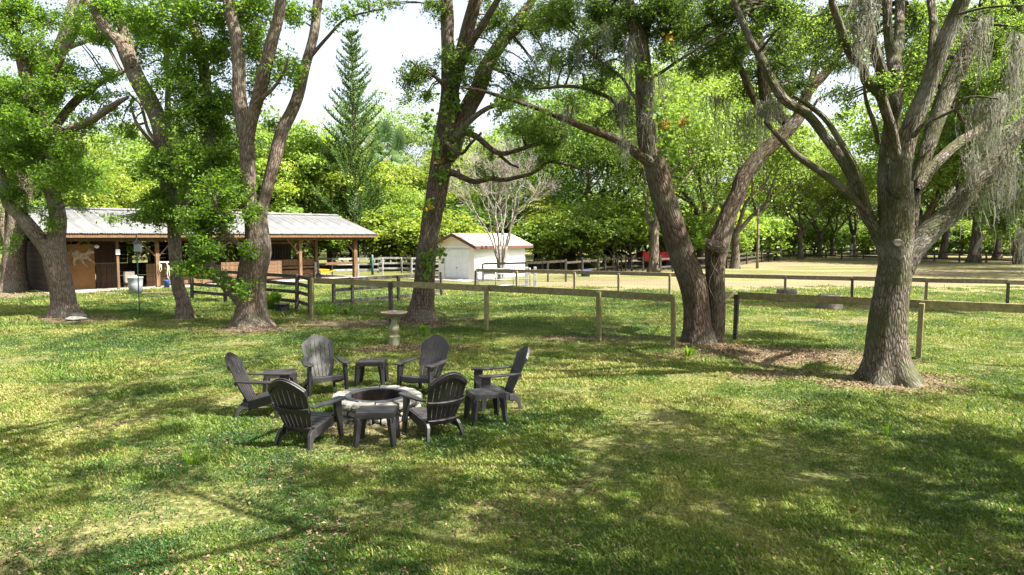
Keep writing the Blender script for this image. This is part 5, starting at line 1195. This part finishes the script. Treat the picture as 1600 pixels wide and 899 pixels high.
# pale fallen limb leaning at the far fence
L = Limbs(); P = [At(px, py, 72) for px, py in ((1522, 398), (1530, 378), (1542, 366), (1552, 356), (1560, 350))]
L.limb(P, [.22, .18, .15, .12, .08], sides=9, step=.3, rough=.08, seed=4); L.limb([P[2], P[2]+np.array([1, .2, 1.2])], [.08, .03], sides=6)
x, y = P[0][0], P[0][1]; tag(L.build('fallen_limb', M['pale_bark'], None, (0, 0, 0)), 'pale dead limb leaning up at the far fence, right side', 'branch')

# ------------------------------------------------------------------ far trees: a few kinds, copied
def far_kind(seed, h, cr, style, nl, leaf, trunk_r=.32, forks=3, zlow=.28):
    rg = np.random.RandomState(seed); L = Limbs(); LV = Leaves(); tips = []
    L.limb([(0, 0, -.3), (0, 0, .5), (rg.uniform(-.2, .2), rg.uniform(-.2, .2), h*.22)], [trunk_r*1.35, trunk_r, trunk_r*.8], sides=12, step=.4, flare=.3, seed=seed)
    for j in range(forks):
        a = 6.283*j/forks+rg.uniform(-.5, .5); grow(L, np.array([0, 0, h*.21]), np.array([math.cos(a)*.7, math.sin(a)*.7, 1.0]), trunk_r*.55, h*.26, 2, rg, tips, .6, .2, (2, 3), 7, 0, .75)
    nc = {'oak': 60, 'bush': 34, 'tall': 46, 'loose': 40}[style]; C = []
    for i in range(nc):
        u = unit(rg, 1)[0]; u[2] = abs(u[2])*1.0 if rg.rand() < .72 else u[2]; k = rg.uniform(.55, 1)
        zc = h*(.5+zlow*.5); zr = h*.5*(1-zlow)
        C.append(np.array([u[0]*cr*k, u[1]*cr*k, zc+u[2]*zr*k]))
    for t, dv in tips: C.append(t)
    for c in C:
        m = int(nl/len(C)*rg.uniform(.5, 1.5)); rs = cr*rg.uniform(.16, .30)*(1.1 if style == 'oak' else 1)
        uu = unit(rg, m); uu[:, 2] = np.where(rg.rand(m) < .6, np.abs(uu[:, 2]), uu[:, 2])
        rad = rs*rg.uniform(.35, 1.05, m)**.6; P = c+uu*rad[:, None]*np.array([1, 1, .72])
        LV.add(P, leaf, rg, np.clip(rg.normal(.45, .2, m)+rg.normal(0, .12), 0, 1), up=.35, outw=uu*.8, aspect=.62)
    return (L, LV)
kinds = {}
def reg(key, *a, **k):
    L, LV = far_kind(*a, **k); root = thing('tree', 'x', 'tree'); t = L.build('trunk', M['far_bark'], root, (0, 0, 0)); c = LV.build('crown', M['leaf_far'], root); kinds[key] = [root, False]
reg('oak0', 1, 13, 5.6, 'oak', 17000, .21, .34); reg('oak1', 2, 13, 5.2, 'oak', 15000, .21, .32, 4); reg('oak2', 3, 12, 5.8, 'oak', 17000, .21, .32)
reg('bush0', 4, 9, 4.2, 'bush', 15000, .20, .2, 4, zlow=.04); reg('bush1', 5, 8, 4.4, 'bush', 15000, .20, .2, 4, zlow=.02)
reg('tall0', 6, 17, 4.0, 'tall', 15000, .23, .3, 3, zlow=.3); reg('loose0', 7, 16, 3.8, 'loose', 4200, .22, .2, 4, zlow=.35)
reg('shrub0', 8, 3.4, 2.3, 'bush', 7000, .15, .06, 5, zlow=.0); reg('shrub1', 9, 2.6, 2.0, 'bush', 6500, .15, .06, 5, zlow=.0)
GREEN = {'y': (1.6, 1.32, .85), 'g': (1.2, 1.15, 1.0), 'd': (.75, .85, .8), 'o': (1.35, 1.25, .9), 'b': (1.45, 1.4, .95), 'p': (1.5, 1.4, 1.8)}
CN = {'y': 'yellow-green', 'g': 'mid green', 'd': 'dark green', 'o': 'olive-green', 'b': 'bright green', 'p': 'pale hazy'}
frg = random.Random(12); used_labels = set()
def ft(kind, px, Y, ytop, col, where, name=None, rz=None, wk=1.0, group='trees of the wood behind the paddocks'):
    root, used = kinds[kind]; o = root if not used else copy_tree(root); kinds[kind][1] = True
    o.name = name or ('shrub' if kind.startswith('shrub') else 'tree'); k = kind[:-1]
    h = CAM_H+(YH-ytop)*Y/FPX; h0 = {'oak0': 13, 'oak1': 13, 'oak2': 12, 'bush0': 9, 'bush1': 8, 'tall0': 17, 'loose0': 16, 'shrub0': 3.4, 'shrub1': 2.6}[kind]
    s = h/h0*1.0; o.location = ((px-CX)/FPX*Y*math.cos(PITCH), Y, 0); o.scale = (s*wk, s*wk, s); o.rotation_euler = (0, 0, rz if rz is not None else frg.uniform(0, 6.28))
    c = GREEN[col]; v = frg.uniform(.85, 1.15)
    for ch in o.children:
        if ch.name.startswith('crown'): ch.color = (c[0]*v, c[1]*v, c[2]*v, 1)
    adj = {'oak': 'broad oak', 'bush': 'bushy tree', 'tall': 'tall tree', 'loose': 'tall sparse tree', 'shrub': 'low shrub'}[k]
    lab = CN[col]+' '+adj+' '+where
    o['label'] = lab; o['category'] = 'shrub' if k == 'shrub' else 'tree'; o['group'] = group if k != 'shrub' else 'shrubs along the wood edge'
    return o
# the line of oaks at the field edge
for a in [('oak0', 1022, 54, 120, 'g', 'with forked trunk before the red trailer'), ('oak1', 1098, 64, 110, 'o', 'seen between the twin-stemmed oak and its own leaning trunks'), ('oak2', 1150, 60, 160, 'g', 'just left of the grey pole'),
          ('oak0', 1217, 80, 190, 'o', 'with moss-hung fork, right of the grey pole'), ('oak1', 1252, 85, 225, 'y', 'second in the row right of the grey pole'), ('oak2', 1281, 93, 240, 'g', 'third in the row right of the grey pole'), ('oak0', 1302, 97, 250, 'y', 'fourth in the row, thick pale trunk behind the far fence'),
          ('oak1', 1475, 86, 180, 'g', 'with leaning dark trunk right of the big live oak'), ('oak2', 893, 66, 150, 'd', 'with upright trunk right of the palms'), ('oak1', 950, 70, 120, 'g', 'left of the forked oak before the trailer'),
          ('oak2', 1560, 82, 170, 'y', 'above the pale dead limb'), ('oak1', 1335, 92, 248, 'g', 'filling the gap left of the big live oak fork'), ('oak2', 1440, 80, 120, 'b', 'just right of the big live oak, field edge'), ('oak0', 1525, 74, 80, 'g', 'tallest at the field edge, right of the big live oak'), ('oak1', 1600, 70, 60, 'o', 'at the right picture edge before the shed row'), ('oak0', 1640, 85, 150, 'g', 'beyond the far right corner of the field'), ('oak1', 1720, 58, 110, 'g', 'at the right side of the field, out of the picture'), ('oak2', 1740, 70, 120, 'o', 'further along the right side of the field'), ('oak0', 1800, 47, 60, 'g', 'nearest at the right side of the field'),  # last three oaks here are added out of view to shade the field
          ('oak1', 815, 84, 190, 'b', 'behind the right end of the garage'), ('oak2', 752, 86, 215, 'y', 'above the ridge of the garage'),
          ('bush0', 470, 62, 190, 'b', 'behind the middle of the barn roof'), ('bush1', 425, 66, 185, 'g', 'behind the barn, seen through the big leafy tree'), ('bush0', 515, 60, 215, 'y', 'left foot of the tall pine'), ('bush1', 590, 62, 262, 'o', 'right foot of the tall pine'),
          ('bush0', 650, 66, 240, 'y', 'between the pine and the vine-wrapped oak'), ('bush1', 622, 60, 300, 'o', 'low between the pine and the vine-wrapped oak'), ('bush1', 690, 70, 262, 'o', 'behind the vine-wrapped oak'),
          ('bush0', 360, 60, 200, 'g', 'behind the barn roof ridge, left of the big leafy tree'), ('bush1', 300, 58, 232, 'b', 'behind the barn, above its middle posts'), ('bush0', 235, 60, 205, 'g', 'behind the barn, beside the slim leaning tree'), ('bush1', 180, 52, 262, 'y', 'behind the left half of the barn roof'),
          ('oak0', 175, 75, 222, 'o', 'with a browned top left of the slim leaning tree'), ('oak2', 110, 62, 215, 'y', 'behind the left end of the barn'), ('oak1', 40, 66, 150, 'g', 'behind the leftmost trunks'), ('oak0', -50, 60, 120, 'd', 'beyond the left edge'), ('oak2', 280, 84, 190, 'g', 'far behind the barn'),
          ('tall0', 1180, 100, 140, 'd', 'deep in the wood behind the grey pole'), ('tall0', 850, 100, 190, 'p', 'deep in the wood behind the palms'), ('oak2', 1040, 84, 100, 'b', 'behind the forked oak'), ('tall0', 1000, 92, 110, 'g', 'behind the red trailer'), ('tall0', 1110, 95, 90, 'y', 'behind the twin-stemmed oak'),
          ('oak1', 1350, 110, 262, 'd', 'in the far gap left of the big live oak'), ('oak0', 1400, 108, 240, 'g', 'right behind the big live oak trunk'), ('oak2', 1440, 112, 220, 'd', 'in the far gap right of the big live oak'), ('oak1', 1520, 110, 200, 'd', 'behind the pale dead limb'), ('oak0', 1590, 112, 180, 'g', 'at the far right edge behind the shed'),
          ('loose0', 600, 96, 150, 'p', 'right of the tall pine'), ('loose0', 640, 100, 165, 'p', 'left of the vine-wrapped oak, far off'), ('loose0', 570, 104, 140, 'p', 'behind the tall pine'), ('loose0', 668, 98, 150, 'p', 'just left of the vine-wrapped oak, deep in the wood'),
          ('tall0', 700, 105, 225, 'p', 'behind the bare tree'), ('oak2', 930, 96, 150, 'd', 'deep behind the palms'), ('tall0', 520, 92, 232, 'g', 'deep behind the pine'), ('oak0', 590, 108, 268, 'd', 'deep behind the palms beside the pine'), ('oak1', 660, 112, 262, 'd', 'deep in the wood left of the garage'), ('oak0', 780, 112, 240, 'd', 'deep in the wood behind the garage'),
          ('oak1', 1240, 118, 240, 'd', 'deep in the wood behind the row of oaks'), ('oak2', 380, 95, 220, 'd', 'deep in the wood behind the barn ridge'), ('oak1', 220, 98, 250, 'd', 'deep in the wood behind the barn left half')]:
    ft(*a)
places = ['behind the barn left end', 'behind the barn window opening', 'behind the barn middle', 'behind the stall end of the barn', 'behind the white fence left part', 'behind the white fence right part', 'left of the vine-wrapped oak', 'left of the garage door', 'behind the garage', 'right of the garage wall',
          'right of the garage beside the black fence', 'above the blue tub', 'left of the trailer', 'above the red trailer', 'between the twin stems', 'right of the twin-stemmed oak', 'left of the grey pole', 'right of the grey pole', 'under the first oak of the row', 'under the second oak of the row', 'under the third oak of the row',
          'left of the big live oak at the far fence', 'behind the big live oak trunk', 'right of the big live oak at the far fence', 'beside the leaning dark trunk', 'left of the pale dead limb', 'right of the pale dead limb', 'beside the plank shed']
rg2 = random.Random(4)
for i, w in enumerate(places):
    px = 60+i*1560/(len(places)-1); Y = (56 if px < 700 else (62 if px < 1130 else 98))+rg2.uniform(0, 5)
    ft('shrub%d' % (i % 2), px, Y, rg2.uniform(318, 345) if px < 1130 else rg2.uniform(343, 362), rg2.choice('ygdobg'), w, wk=1.3)
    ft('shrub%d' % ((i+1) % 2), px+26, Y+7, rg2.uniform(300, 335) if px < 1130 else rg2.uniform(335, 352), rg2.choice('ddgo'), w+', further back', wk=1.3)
for i, (px, Y, yt, c, w) in enumerate([(848, 57, 338, 'b', 'right of the yellowish palm, bright'), (876, 59, 330, 'y', 'yellow one behind the black fence'), (905, 57, 322, 'g', 'behind the blue tub, rounded'), (932, 60, 312, 'b', 'bright one right of the blue tub'), (958, 58, 325, 'g', 'left of the forked oak base'), (985, 61, 318, 'b', 'touching the forked oak on its left'),
        (1075, 66, 335, 'b', 'right of the red trailer'), (1100, 70, 325, 'y', 'further right of the red trailer, yellow'), (1130, 72, 335, 'b', 'seen between the stems of the twin-stemmed oak'), (1165, 78, 335, 'b', 'bright one left of the grey pole'), (1200, 92, 340, 'y', 'yellow one behind the first row oak'), (1236, 98, 345, 'b', 'bright one between the first row oaks')]):
    ft('shrub%d' % (i % 2), px, Y, yt, c, w, wk=1.25)
# the closed depth of the wood far behind: one uncountable mass
rgw = np.random.RandomState(8); n = 60000; LV = Leaves()
ang = rgw.uniform(-1.05, 1.05, n); rad = rgw.uniform(118, 150, n); X_ = np.sin(ang)*rad*1.25; Y_ = np.cos(ang)*rad*.55+rad*.45
top_ = 9+5*fbm(X_*.08+40, Y_*.02+40, 0, 3); Z_ = rgw.uniform(0, 1, n)*top_
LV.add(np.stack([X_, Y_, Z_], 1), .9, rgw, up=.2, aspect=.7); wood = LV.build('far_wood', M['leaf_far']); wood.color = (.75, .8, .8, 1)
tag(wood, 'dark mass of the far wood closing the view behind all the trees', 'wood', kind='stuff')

# ------------------------------------------------------------------ tall pine (tiers of upswept branches)
def pine(px, Y, ytop):
    h = CAM_H+(YH-ytop)*Y/FPX; x = (px-CX)/FPX*Y; rg = np.random.RandomState(5); L = Limbs(); LV = Leaves()
    off = np.array([x, Y, 0.0]); L.limb([off+(0, 0, -.3), off+(0, 0, h*.5), off+(0, 0, h*.97)], [.32, .2, .03], sides=10, step=.5, rough=.03)
    z = h*.15
    while z < h-.15:
        f = (h-z)/h; Lb = .30+3.9*f**.85; nb_ = 7; a0 = rg.uniform(0, 6.28)
        for j in range(nb_):
            a = a0+6.283*j/nb_+rg.uniform(-.2, .2); ln = Lb*rg.uniform(.55, 1.15)*(.5 if rg.rand() < .12 else 1); d2 = np.array([math.cos(a), math.sin(a), 0]); zz = z+rg.uniform(-.12, .12)
            def curve(t): return off+np.array([0, 0, zz])+d2*ln*t+np.array([0, 0, 1])*(ln*(.30*t+.42*t**2))
            t = np.linspace(0, 1, 6)[:, None]; P = curve(t)
            if ln > .4: L.limb(P, np.linspace(.05, .012, 6), sides=5, step=.5, rough=0)
            nbr = max(3, int(ln*4.2)); side = np.array([-math.sin(a), math.cos(a), 0]); tone = np.clip(rg.normal(.45, .18), 0, 1)
            for tb_ in np.linspace(.25, 1, nbr):
                base = curve(tb_)
                for sg in (-1, 1, 0):
                    bl = rg.uniform(.45, .8)*min(1.1, .35+ln*.25); m = 15; q = np.sort(rg.uniform(0, 1, m))[:, None]
                    Q = base+side*sg*(bl*q*.75)+d2*(bl*q*(.45 if sg else .7))+np.array([0, 0, 1])*(bl*(q*.15+q*q*.75))
                    LV.add(Q+rg.normal(size=(m, 3))*.02, .15, rg, np.clip(rg.normal(tone, .15, m), 0, 1), up=.2, aspect=.45)
        z += .50+.45*f
    root = thing('pine_tree', 'tall narrow conifer with upswept tiers rising above the wood behind the barn', 'tree', tuple(off)); L.build('trunk', M['far_bark'], root, off)
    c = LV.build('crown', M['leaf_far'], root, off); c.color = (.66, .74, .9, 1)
pine(556, 58, 62)

# ------------------------------------------------------------------ bare many-stemmed tree before the garage
def bare_tree(px, Y, label, h, seed, nst=8, mat='pale_bark', lv=3, spread=.35):
    rg = np.random.RandomState(seed); L = Limbs(); x = (px-CX)/FPX*Y; tips = []; off = np.array([x, Y, 0.0])
    for j in range(nst):
        a = 6.283*j/nst+rg.uniform(-.3, .3); s = rg.uniform(.25, .75)
        P = [off+np.array([math.cos(a)*.18, math.sin(a)*.18, -.1]), off+np.array([math.cos(a)*.25, math.sin(a)*.25, 1.0]), off+np.array([math.cos(a)*s*1.2, math.sin(a)*s*1.2, 2.2])]
        L.limb(P, [.14, .11, .085], sides=8, step=.3, rough=.05, seed=seed+j)
        grow(L, P[-1], np.array([math.cos(a)*s, math.sin(a)*s, 1.1]), .075, h*.27, lv, rg, tips, spread, .12, (2, 3), 6, 0, .72)
    root = thing('bare_tree', label, 'tree', tuple(off)); L.build('trunk', M[mat], root, off)
    P0 = []; P1 = []
    for p, dv in tips:
        for q in range(6):
            D = dv+rg.normal(size=3)*.5; D /= np.linalg.norm(D); P0.append(p-dv*rg.uniform(0, .5)); P1.append(p+D*rg.uniform(.4, 1.0))
    V, F = twig_prisms(np.array(P0), np.array(P1), .012, .005); o = mesh_np('twigs', V-off[None], F, M[mat], root, False, {'bco': ('FLOAT_VECTOR', V)}); o['kind'] = 'stuff'
bare_tree(783, 43.5, 'bare pale many-stemmed tree in front of the garage', 8.4, 21)
[setattr(o, 'scale', (.8, .8, 1.0)) for o in bpy.data.objects if o.name == 'bare_tree']
bare_tree(612, 92, 'bare thin grey tree deep in the wood right of the pine', 21, 22, 2, 'far_bark', 3, .25)
bare_tree(648, 95, 'bare thin grey tree deep in the wood left of the vine-wrapped oak', 20, 23, 2, 'far_bark', 3, .25)

# ------------------------------------------------------------------ palms
def palm_kind(seed, hh=1.0):
    rg = np.random.RandomState(seed); L = Limbs(); L.limb([(0, 0, -.2), (.1, 0, 2), (0, 0, 4.2)], [.2, .17, .19], sides=10, step=.3, rough=.08)
    V = []; F = []; T = []; k = 0; nfr = 34
    for i in range(nfr):
        el = R(rg.uniform(-55, 80)); a = rg.uniform(0, 6.28); d = np.array([math.cos(a)*math.cos(el), math.sin(a)*math.cos(el), math.sin(el)])
        c = np.array([0, 0, 4.3])+d*rg.uniform(.6, 1.1); sd = np.array([-math.sin(a), math.cos(a), 0]); up = np.cross(sd, d)
        tn = rg.uniform(.2, .9) if el > -.3 else 1.0
        for q in range(14):
            th = R(-85+q*170/13); dd = d*math.cos(th)+sd*math.sin(th); ln = 1.0*(.7+.3*math.cos(th)); tip = c+dd*ln+np.array([0, 0, -.28*ln]); w = (np.cross(dd, up))*.06; m = c+dd*ln*.5
            V += [c, m-w, m+w, tip]; F.append([k, k+1, k+3, k+2]); T += [tn]*4; k += 4
    return L, np.array(V), np.array(F), np.array(T)
L, V, F, T = palm_kind(31); pr = thing('palm_tree', 'x', 'palm', group='sabal palms in the wood'); L.build('trunk', M['far_bark'], pr, (0, 0, 0)); fr = mesh_np('fronds', V, F, M['palm'], pr, False, {'tint': ('FLOAT', T)})
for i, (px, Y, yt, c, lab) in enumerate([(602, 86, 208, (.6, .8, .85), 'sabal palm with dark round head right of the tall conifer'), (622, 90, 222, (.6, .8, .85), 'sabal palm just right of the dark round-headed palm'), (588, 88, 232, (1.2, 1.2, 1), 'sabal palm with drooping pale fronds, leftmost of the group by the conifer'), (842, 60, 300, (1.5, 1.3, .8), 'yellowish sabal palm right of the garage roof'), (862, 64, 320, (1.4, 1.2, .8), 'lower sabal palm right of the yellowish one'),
                                         (640, 64, 340, (1.3, 1.2, .9), 'low sabal palm behind the white fence'), (614, 68, 352, (1.1, 1.1, .9), 'small sabal palm left of the low one behind the white fence'), (690, 62, 345, (1, 1, .9), 'sabal palm behind the vine-wrapped oak'), (875, 72, 375, (.9, 1, .9), 'small dark sabal palm beside the garage wall end')]):
    o = pr if i == 0 else copy_tree(pr); h = max(2.2, CAM_H+(YH-yt)*Y/FPX); s = 1.25 if h < 8 else 1.6
    o.location = ((px-CX)/FPX*Y, Y, h-5.3*s if h < 5.3*s else 0); o.scale = (s, s, s if h < 5.3*s else h/5.3)
    o['label'] = lab
    for ch in o.children:
        if ch.name.startswith('fronds'): ch.color = c+(1,); 
        if ch.name.startswith('fronds') and h > 5.3*s: ch.scale = (1, 1, 1)
# far spanish moss on the oaks of the row
for (px, py, Y) in [(1222, 345, 79), (1212, 350, 79), (1255, 350, 84), (1160, 350, 59), (1232, 340, 79), (1283, 352, 92)]:
    pass

# ------------------------------------------------------------------ grass, litter
def grass():
    rg = np.random.RandomState(9); nt = 8; V = []; F = []; gid = []; n = 0
    for g in range(nt):
        nb_ = 34
        for b in range(nb_):
            r = .15*math.sqrt(rg.rand()); a = rg.uniform(0, 6.28); x, y = r*math.cos(a), r*math.sin(a); broad = (g % 2 == 0 and rg.rand() < .55)
            hgt_ = rg.uniform(.009, .034)*(1+.8*(rg.rand() < .08)) if not broad else rg.uniform(.006, .024); w = rg.uniform(.003, .0065) if not broad else rg.uniform(.009, .017)
            t = rg.uniform(0, 6.28); le = rg.uniform(.2, 1.3)*hgt_; dx, dy = math.cos(t), math.sin(t)
            V += [(x-dy*w, y+dx*w, -.004), (x+dy*w, y-dx*w, -.004), (x+dx*le*.5+dy*w*.9, y+dy*le*.5-dx*w*.9, hgt_*.7), (x+dx*le, y+dy*le, hgt_)]; F.append([n, n+1, n+2, n+3]); n += 4; gid += [g]*4
    ntv = n
    # places for the tufts
    N = 100000; yy = 4.5+(rg.rand(N)**1.55)*34; xx = (rg.rand(N)*2-1)*(yy*.82+1.5)
    D = dirt_mask(xx, yy); nz = fbm(xx*.9+60, yy*.9+60, 0, 3); nz2 = fbm(xx*2.7+90, yy*2.7+90, 0, 2)
    keep = (D*.8+nz*.8+nz2*.4+rg.normal(0, .09, N) < .735) & ~((yy > 26) & (dry_mask(xx, yy) > .5) & (rg.rand(N) < .6)) & (np.hypot(xx-PIT[0], yy-PIT[1]) > .66)
    for (tx, ty, tr_) in [(At(1387, 598, 13.1)[0], 13.1, .7), (At(1103, 535, 18.1)[0], 18.1, .75), (At(660, 500, 23)[0], 23, .6), (At(395, 508, 21.4)[0], 21.4, .8), (At(100, 493, 24)[0], 24, .6)]: keep &= np.hypot(xx-tx, yy-ty) > tr_
    ub = (xx-BA.x)*math.cos(byaw)+(yy-BA.y)*math.sin(byaw); vb = -(xx-BA.x)*math.sin(byaw)+(yy-BA.y)*math.cos(byaw); keep &= ~((ub > -.3) & (ub < BL+.3) & (vb > -.3) & (vb < W+.3))
    xx, yy, nz, nz2 = xx[keep], yy[keep], nz[keep], nz2[keep]; m = len(xx)
    P = np.stack([xx, yy, hgt(xx, yy)], 1); tint = np.clip(.44+1.5*(fbm(xx*.6+10, yy*.6+10, 0, 2)-.5)+1.3*(fbm(xx*2.2+33, yy*2.2+10, 0, 2)-.5)+rg.normal(0, .27, m), 0, 1)
    sc = (.52+.03*yy)*rg.uniform(.6, 1.5, m)*(1+.5*(nz < .42))
    allV = np.vstack([np.array(V), P]); at = {'gid': ('FLOAT', np.concatenate([gid, -np.ones(m)])), 'tint': ('FLOAT', np.concatenate([np.zeros(ntv), tint])), 'sc': ('FLOAT', np.concatenate([np.ones(ntv), sc])), 'rz': ('FLOAT', np.concatenate([np.zeros(ntv), rg.uniform(0, 6.28, m)])), 'pick': ('FLOAT', np.concatenate([np.zeros(ntv), rg.randint(0, nt, m)]))}
    o = mesh_np('grass', allV, np.array(F), M['grass'], None, False, at); tag(o, 'short patchy lawn grass and clover covering the ground under the trees', 'grass', kind='stuff')
    ng = bpy.data.node_groups.new('grass_scatter', 'GeometryNodeTree'); ng.interface.new_socket('Geometry', in_out='INPUT', socket_type='NodeSocketGeometry'); ng.interface.new_socket('Geometry', in_out='OUTPUT', socket_type='NodeSocketGeometry')
    N_ = ng.nodes; K = ng.links; gi = N_.new('NodeGroupInput'); go = N_.new('NodeGroupOutput')
    def named(nm):
        a = N_.new('GeometryNodeInputNamedAttribute'); a.data_type = 'FLOAT'; a.inputs['Name'].default_value = nm; return a.outputs['Attribute']
    cmp_ = N_.new('FunctionNodeCompare'); cmp_.data_type = 'FLOAT'; cmp_.operation = 'GREATER_THAN'; K.new(named('gid'), cmp_.inputs[0]); cmp_.inputs[1].default_value = -.5
    sep = N_.new('GeometryNodeSeparateGeometry'); sep.domain = 'POINT'; K.new(gi.outputs[0], sep.inputs[0]); K.new(cmp_.outputs[0], sep.inputs[1])
    f2i = N_.new('FunctionNodeFloatToInt'); K.new(named('gid'), f2i.inputs[0])
    spl = N_.new('GeometryNodeSplitToInstances'); spl.domain = 'POINT'; K.new(sep.outputs[0], spl.inputs['Geometry']); K.new(f2i.outputs[0], spl.inputs['Group ID'])
    iop = N_.new('GeometryNodeInstanceOnPoints'); K.new(sep.outputs[1], iop.inputs['Points']); K.new(spl.outputs['Instances'], iop.inputs['Instance']); iop.inputs['Pick Instance'].default_value = True
    p2i = N_.new('FunctionNodeFloatToInt'); K.new(named('pick'), p2i.inputs[0]); K.new(p2i.outputs[0], iop.inputs['Instance Index'])
    cx_ = N_.new('ShaderNodeCombineXYZ'); K.new(named('rz'), cx_.inputs[2]); e2r = N_.new('FunctionNodeEulerToRotation'); K.new(cx_.outputs[0], e2r.inputs[0]); K.new(e2r.outputs[0], iop.inputs['Rotation'])
    c3 = N_.new('ShaderNodeCombineXYZ'); s_ = named('sc'); [K.new(s_, c3.inputs[i]) for i in range(3)]; K.new(c3.outputs[0], iop.inputs['Scale'])
    K.new(iop.outputs[0], go.inputs[0]); md = o.modifiers.new('scatter', 'NODES'); md.node_group = ng
    # fallen leaves and twigs
    N2 = 95000; yy = 4.5+(rg.rand(N2)**1.5)*30; xx = (rg.rand(N2)*2-1)*(yy*.82+1.5); D = dirt_mask(xx, yy); nz = fbm(xx*1.1+30, yy*1.1+30, 0, 3)
    kp_ = rg.rand(N2) < np.clip(.24+D*1.0+(nz-.5)*1.8, .06, 1); xx, yy = xx[kp_], yy[kp_]; m = len(xx)
    LV = Leaves(); LV.add(np.stack([xx, yy, hgt(xx, yy)+rg.uniform(.006, .035, m)], 1), .042, rg, up=1.2, aspect=.5)
    for (px, py, rx, ry, cnt) in [(1235, 558, 2.6, 1.3, 5200), (1130, 552, 2.0, .9, 3200), (1390, 598, 1.5, .9, 3000), (1290, 590, 1.6, .6, 1800), (1095, 540, 1.5, .9, 2500), (600, 505, 3.0, 1.2, 4500), (660, 507, 1.4, 1.0, 1800), (620, 545, 1.8, .6, 2200), (395, 514, 1.6, 1.0, 2200), (100, 498, 1.8, 1.0, 1800), (288, 500, 1.1, .7, 900), (900, 528, 2.4, .7, 1500), (20, 462, 2.5, 1.5, 900), (590, 665, .9, .7, 900)]:
        cx_, cy_ = G(px, py); a_ = rg.uniform(0, 6.283, cnt); r_ = rg.rand(cnt)**.6*1.25; xq = cx_+np.cos(a_)*r_*rx; yq = cy_+np.sin(a_)*r_*ry
        kq = (fbm(xq*1.8+30, yq*1.8+30, 0, 2)+rg.normal(0, .08, cnt) > .40) & (np.hypot(xq-PIT[0], yq-PIT[1]) > .7); xq, yq = xq[kq], yq[kq]
        LV.add(np.stack([xq, yq, hgt(xq, yq)+rg.uniform(.004, .03, len(xq))], 1), .055, rg, up=1.0, aspect=.5)
    nt_ = 420; yt = 5+rg.rand(nt_)**1.3*18; xt = (rg.rand(nt_)*2-1)*(yt*.8); at_ = rg.uniform(0, 6.28, nt_); lt_ = rg.uniform(.05, .22, nt_); zt = hgt(xt, yt)+.018
    P0 = np.stack([xt, yt, zt], 1); P1 = P0+np.stack([np.cos(at_)*lt_, np.sin(at_)*lt_, rg.uniform(-.005, .02, nt_)], 1)
    Vt, Ft = twig_prisms(P0, P1, .0045, .002); tw = mesh_np('fallen_twigs', Vt, Ft, M['far_bark'], None, False, {'bco': ('FLOAT_VECTOR', Vt)}); tag(tw, 'small dry twigs scattered in the lawn grass', 'twigs', kind='stuff')
    lt = LV.build('fallen_leaves', M['litter']); tag(lt, 'brown fallen leaves scattered over the lawn and bare patches', 'leaves', kind='stuff')
grass()
